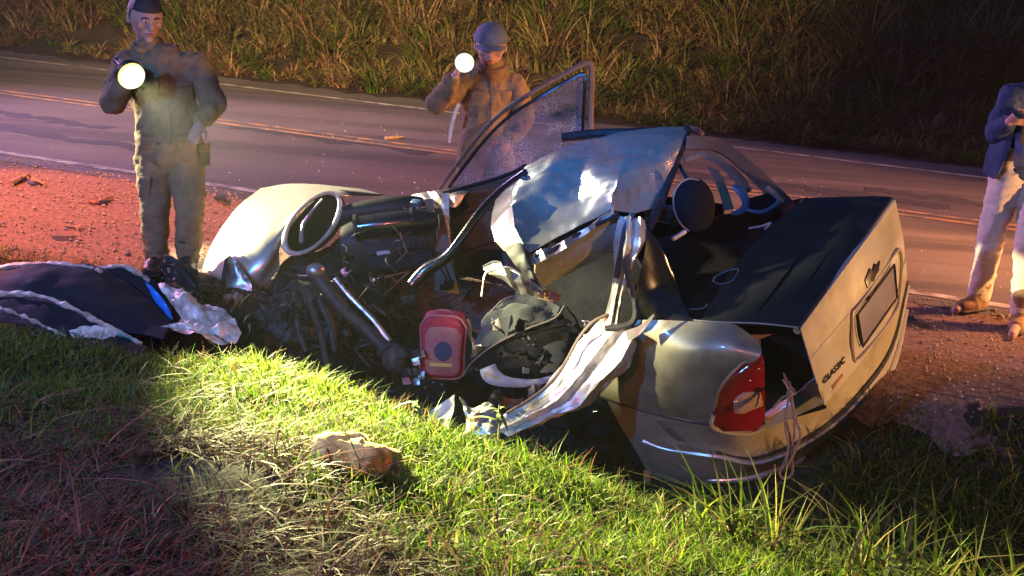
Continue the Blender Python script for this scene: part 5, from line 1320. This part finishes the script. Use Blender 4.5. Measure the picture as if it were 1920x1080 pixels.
    bl = [pel + up * .115 + hx0 * .150 * math.cos(t) + bf * .105 * math.sin(t) for t in np.linspace(0, 2 * math.pi, 20, endpoint=False)]
    obj('belt', tube(bl, .022, 6, 2, closed=True), M[mats['boot']], trz)
    for sd in ('r', 'l'):
        a, t_ = A['an_' + sd], A['to_' + sd]; d_ = unit((t_ - a) * np.array([1, 1, 0])); gz_ = t_[2] - .02
        heel = np.array([a[0], a[1], gz_ + .045]) - d_ * .055; tip = np.array([a[0], a[1], gz_ + .038]) + d_ * .19
        bm_ = remeshed('boot', join(tp(a + up * .13, np.array([a[0], a[1], gz_ + .06]), .080, .066), tp(heel, tip, .052, .050, 8, 14, up, .95, .006), tp(a - up * .01, heel + d_ * .16 + up * .008, .052, .044)), .009, 3)
        displace(bm_, .004, 22, seed + 2)
        bo = link_mesh('boot', bm_, M[mats['boot']], root)
        sv_, sf_ = tp(heel - up * .034, tip - up * .028, .060, .060, 8, 14, up, .34)
        obj('sole', (sv_, sf_), M['sole'], bo)
    return root, dict(bf=bf, hx=hx, up=up, pel=pel, chest=chest, jacket=jk, trousers=trz, A=A, hf=hf, hup=hup)

def epaulets(root, B_, mat):
    for sd, o_ in (('sh_r', 'sh_l'), ('sh_l', 'sh_r')):
        a = B_['A'][sd]; d_ = unit(B_['A'][o_] - a)
        obj('epaulet', box(a + d_ * .05 + np.array([0, 0, .088]), d_, B_['bf'], (0, 0, 1), .055, .024, .005, .5), M[mat], root)

def flashlight(label, c, aim, mat, power, color, cone, r=.042):
    ax_ = unit(np.asarray(aim) - c)
    t = thing('flashlight', label, 'flashlight', c)
    obj('barrel', lathe(c, ax_, [(-.16, .014), (-.155, .019), (-.02, .019), (-.015, .022), (.0, .022), (.03, r * .95), (.035, r), (.075, r)], 20), M['black'], t)
    obj('lens', lathe(c + ax_ * .0765, ax_, [(0, r * .96), (.016, r * .94), (.034, r * .82), (.050, r * .6), (.060, r * .3)], 24), M[mat], t)
    obj('switch', box(c - ax_ * .05 + np.cross(ax_, (0, 0, 1)) * .02, ax_, unit(np.cross(ax_, (0, 0, 1))), (0, 0, 1), .012, .004, .007), M['rubber'], t)
    lo = lamp('flashlight_beam', 'SPOT', tuple(c + ax_ * .15), tuple(aim), power, color, r * .8, cone, 1.0)
    return t

# first officer
d1 = 7.40
J1 = dict(head=P(273, 33, 7.32), neck=P(277, 86, 7.38), sh_r=P(238, 122, 7.40), sh_l=P(368, 124, 7.42), el_r=P(212, 192, 7.22), wr_r=P(232, 152, 7.02), el_l=P(402, 196, 7.40), wr_l=P(374, 232, 7.26),
          hip_r=P(288, 296, d1), hip_l=P(350, 298, d1), kn_r=P(291, 395, 7.36), kn_l=P(356, 398, 7.36), an_r=P(292, 484, 7.44), an_l=P(352, 484, 7.44), to_r=P(282, 512, 7.28), to_l=P(346, 512, 7.28))
tc1 = P(236, 132, 6.98); aim1 = P(850, 760, 4.95)
torch_axis = unit(aim1 - tc1); lensc = tc1
p1, B1 = person('officer in khaki uniform at left, aiming a glaring yellow flashlight from his shoulder', J1, dict(skin='skin', jacket='khaki', trousers='khaki_pants', boot='boot_black'), torso=(.19, .205, .20),
       headr=(.099, .112, .140), fwd=unit(unit(P(700, 560, 5) - J1['head']) * np.array([1, 1, 1]) + RT * .0), grow=1.06, seed=3,
       hands=[curl_hand(J1['wr_r'], tc1 - torch_axis * .07, torch_axis, .02, 1), hand_parts(J1['wr_l'], unit(P(358, 268, 7.2) - J1['wr_l']), -FW * -1.0, 1, .35)])
flashlight('glaring yellow-white flashlight held at shoulder height by the left officer', tc1, aim1, 'torch_lens', 13500, (1.0, .92, .40), 46, .088)
from mathutils.bvhtree import BVHTree
def surf(o):
    c = WLOC[o]; me = o.data
    tree = BVHTree.FromPolygons([Vector(c) + v.co for v in me.vertices], [tuple(q.vertices) for q in me.polygons])
    def hit(x, y, off=0.0):
        p_, n_, _, _ = tree.ray_cast(Vector(P(x, y, 3.0)), Vector(unit(ray(x, y))))
        return np.array(p_) + np.array(n_) * off, np.array(n_)
    return hit
def sewn(root, hit, x, y, hw, hh, mat, name='pocket'):
    c, n_ = hit(x, y); n_ = unit(n_ * .7 + np.array([0, 0, 0.]) + unit(CAM - c) * .3); ax = unit(np.cross((0, 0, 1), n_)); u_ = np.cross(n_, ax)
    pk_ = obj(name, box(c, ax, u_, n_, hw, hh, .012, .5), M[mat], root)
    obj('flap', box(c + n_ * .010 + u_ * hh * .62, ax, u_, n_, hw * 1.04, hh * .36, .006, .5), M[mat], pk_)
def pocket(root, c, ax, up_, bf_, hw, hh, mat, name='pocket'):
    pk_ = obj(name, box(c, ax, bf_, up_, hw, .010, hh, .5), M[mat], root)
    obj('flap', box(c + bf_ * .009 + up_ * hh * .62, ax, bf_, up_, hw * 1.04, .005, hh * .34, .4), M[mat], pk_)
h1 = surf(B1['jacket']); h1t = surf(B1['trousers'])
for x, y in ((282, 170), (345, 170)): sewn(p1, h1, x, y, .058, .06, 'khaki')
for x, y in ((285, 262), (350, 262)): sewn(p1, h1, x, y, .065, .07, 'khaki')
pocket(p1, P(384, 290, 7.34), B1['hx'], B1['up'], B1['bf'], .035, .075, 'boot_black', 'holster')
obj('zip_placket', tube([h1(x, y, .003)[0] for x, y in ((312, 120), (316, 150), (318, 180), (318, 210), (318, 240), (319, 270))], .011, 6, 3, flat=B1['bf'], ratio=.45), M['khaki_dark'], p1)
for x, y in ((272, 352), (374, 352)): sewn(p1, h1t, x, y, .04, .07, 'khaki_pants')
epaulets(p1, B1, 'khaki_dark')
# second officer behind the open door
d2 = 8.25
J2 = dict(head=P(920, 86, 8.18), neck=P(922, 126, 8.22), sh_r=P(868, 158, 8.25), sh_l=P(962, 160, 8.3), el_r=P(818, 196, 8.08), wr_r=P(854, 142, 7.92), el_l=P(985, 222, 8.3), wr_l=P(950, 268, 8.15),
          hip_r=P(886, 292, d2), hip_l=P(934, 294, d2), kn_r=P(880, 392, d2), kn_l=P(932, 394, d2), an_r=P(878, 476, d2), an_l=P(930, 480, d2), to_r=P(872, 505, 8.08), to_l=P(934, 508, 8.08))
zg = float(terrain(J2['an_r'][0], J2['an_r'][1])); dz = zg + .09 - J2['an_r'][2]
for k in ('an_r', 'an_l', 'to_r', 'to_l', 'kn_r', 'kn_l'):
    J2[k] = J2[k] + np.array([0, 0, dz * (.5 if k[0] == 'k' else 1)])
tc2 = P(870, 112, 7.86); aim2 = P(960, 620, 4.2); ta2 = unit(aim2 - tc2)
p2, B2 = person('officer in cap and khaki jacket behind the open car door, raising a white flashlight', J2, dict(skin='skin', jacket='khaki', trousers='khaki_pants', boot='boot_tan'), torso=(.17, .18, .175),
       headr=(.098, .112, .142), fwd=unit(P(930, 620, 5) - J2['head']), cap=True, grow=1.12, seed=13,
       hands=[curl_hand(J2['wr_r'], tc2 - ta2 * .07, ta2, .02, 1), hand_parts(J2['wr_l'], unit(P(930, 300, 8.05) - J2['wr_l']), FW, 1, .35)])
flashlight('white flashlight raised beside the capped officer\'s face', tc2, aim2, 'torch_lens_white', 90, (.93, 1.0, .90), 70, .070)
h2 = surf(B2['jacket'])
for x, y in ((897, 184), (945, 184)): sewn(p2, h2, x, y, .055, .055, 'khaki')
obj('zip_placket', tube([h2(x, y, .003)[0] for x, y in ((922, 150), (922, 175), (921, 205), (920, 235))], .011, 6, 3, flat=B2['bf'], ratio=.45), M['khaki_dark'], p2)
obj('holster_strap', tube([P(860, 195, 8.1), P(852, 215, 8.06), P(846, 240, 8.06), P(842, 268, 8.08)], [.014, .016, .014, .010], 6, 3, flat=FW, ratio=.4), M['seat_pale'], p2)

epaulets(p2, B2, 'khaki_dark')
# third person at the right edge
d3 = 7.95
J3 = dict(head=P(1986, 96, 7.80), neck=P(1966, 146, 7.95), sh_r=P(1898, 182, 7.92), sh_l=P(2010, 178, 8.02), el_r=P(1868, 248, 7.88), wr_r=P(1893, 228, 7.66), el_l=P(2000, 250, 7.9), wr_l=P(1938, 230, 7.66),
          hip_r=P(1892, 330, d3), hip_l=P(1948, 330, d3), kn_r=P(1862, 425, 7.92), kn_l=P(1930, 450, 7.72), an_r=P(1842, 520, 8.05), an_l=P(1920, 565, 7.72), to_r=P(1796, 558, 7.94), to_l=P(1902, 610, 7.45))
for sd in 'rl':
    a = J3['an_' + sd]; g0 = max(float(terrain(a[0], a[1])), 0); J3['an_' + sd] = np.array([a[0], a[1], g0 + .10]); q = J3['to_' + sd]; J3['to_' + sd] = np.array([q[0], q[1], g0 + .03])
p3, B3 = person('person in navy jacket and beige trousers at right edge, looking down at a phone', J3, dict(skin='skin', jacket='navy', trousers='beige_pants', boot='boot_tan'), torso=(.17, .18, .175),
       fwd=unit(P(1900, 260, 7.2) - J3['head']), seed=23, grow=1.04,
       hands=[hand_parts(J3['wr_r'], unit(P(1912, 216, 7.56) - J3['wr_r']), unit(UP * .6 + RT * .6), -1, .55), hand_parts(J3['wr_l'], unit(P(1918, 218, 7.54) - J3['wr_l']), unit(UP * .6 - RT * .6), 1, .55)])
obj('shirt', panel(rows([(1905, 250, 7.74), (1925, 245, 7.70), (1950, 250, 7.74)], [(1902, 285, 7.72), (1925, 282, 7.68), (1952, 285, 7.72)], [(1900, 312, 7.76), (1925, 312, 7.72), (1952, 312, 7.76)]), 6, .012, 8, .01, 5), M['navy_light'], p3)
obj('jacket_flap', panel(rows([(1862, 240, 7.9), (1885, 245, 7.78), (1900, 250, 7.74)], [(1852, 285, 7.92), (1875, 290, 7.8), (1890, 288, 7.76)], [(1842, 322, 7.95), (1862, 335, 7.85), (1874, 325, 7.8)]), 7, .014, 7, .014, 6), M['navy'], p3)
obj('strap', tube([P(1932, 150, 7.74), P(1924, 190, 7.7), P(1918, 240, 7.66), P(1914, 270, 7.66)], .014, 6, 3, flat=FW, ratio=.3), M['black'], p3)
ph = P(1912, 214, 7.52)
ph_t = thing('phone', 'dark phone held in both hands by the person in navy at right', 'phone', ph)
pu = unit(UP * .5 + FW * .8); pn_ = unit(np.cross(RT, pu))
obj('case', box(ph, RT, pu, pn_, .038, .075, .005), M['black'], ph_t)
obj('screen', box(ph + pn_ * .0055, RT, pu, pn_, .034, .069, .001), M['gloss'], ph_t)

# ------------------------------------------------------------------ thin night air
def haze(density):
    m = bpy.data.materials.new('thin_haze'); m.use_nodes = True; nt = m.node_tree
    nt.nodes.remove(nt.nodes['Principled BSDF'])
    pv = nt.nodes.new('ShaderNodeVolumePrincipled'); pv.inputs['Color'].default_value = (.8, .85, .9, 1); pv.inputs['Density'].default_value = density; pv.inputs['Anisotropy'].default_value = .3
    nt.links.new(pv.outputs[0], nt.nodes['Material Output'].inputs['Volume'])
    o = obj('haze', box((0, 70, 5.0), (1, 0, 0), (0, 1, 0), (0, 0, 1), 152, 135, 8.0, 0.01), m, kind='stuff', smooth=False)
haze(.0006)
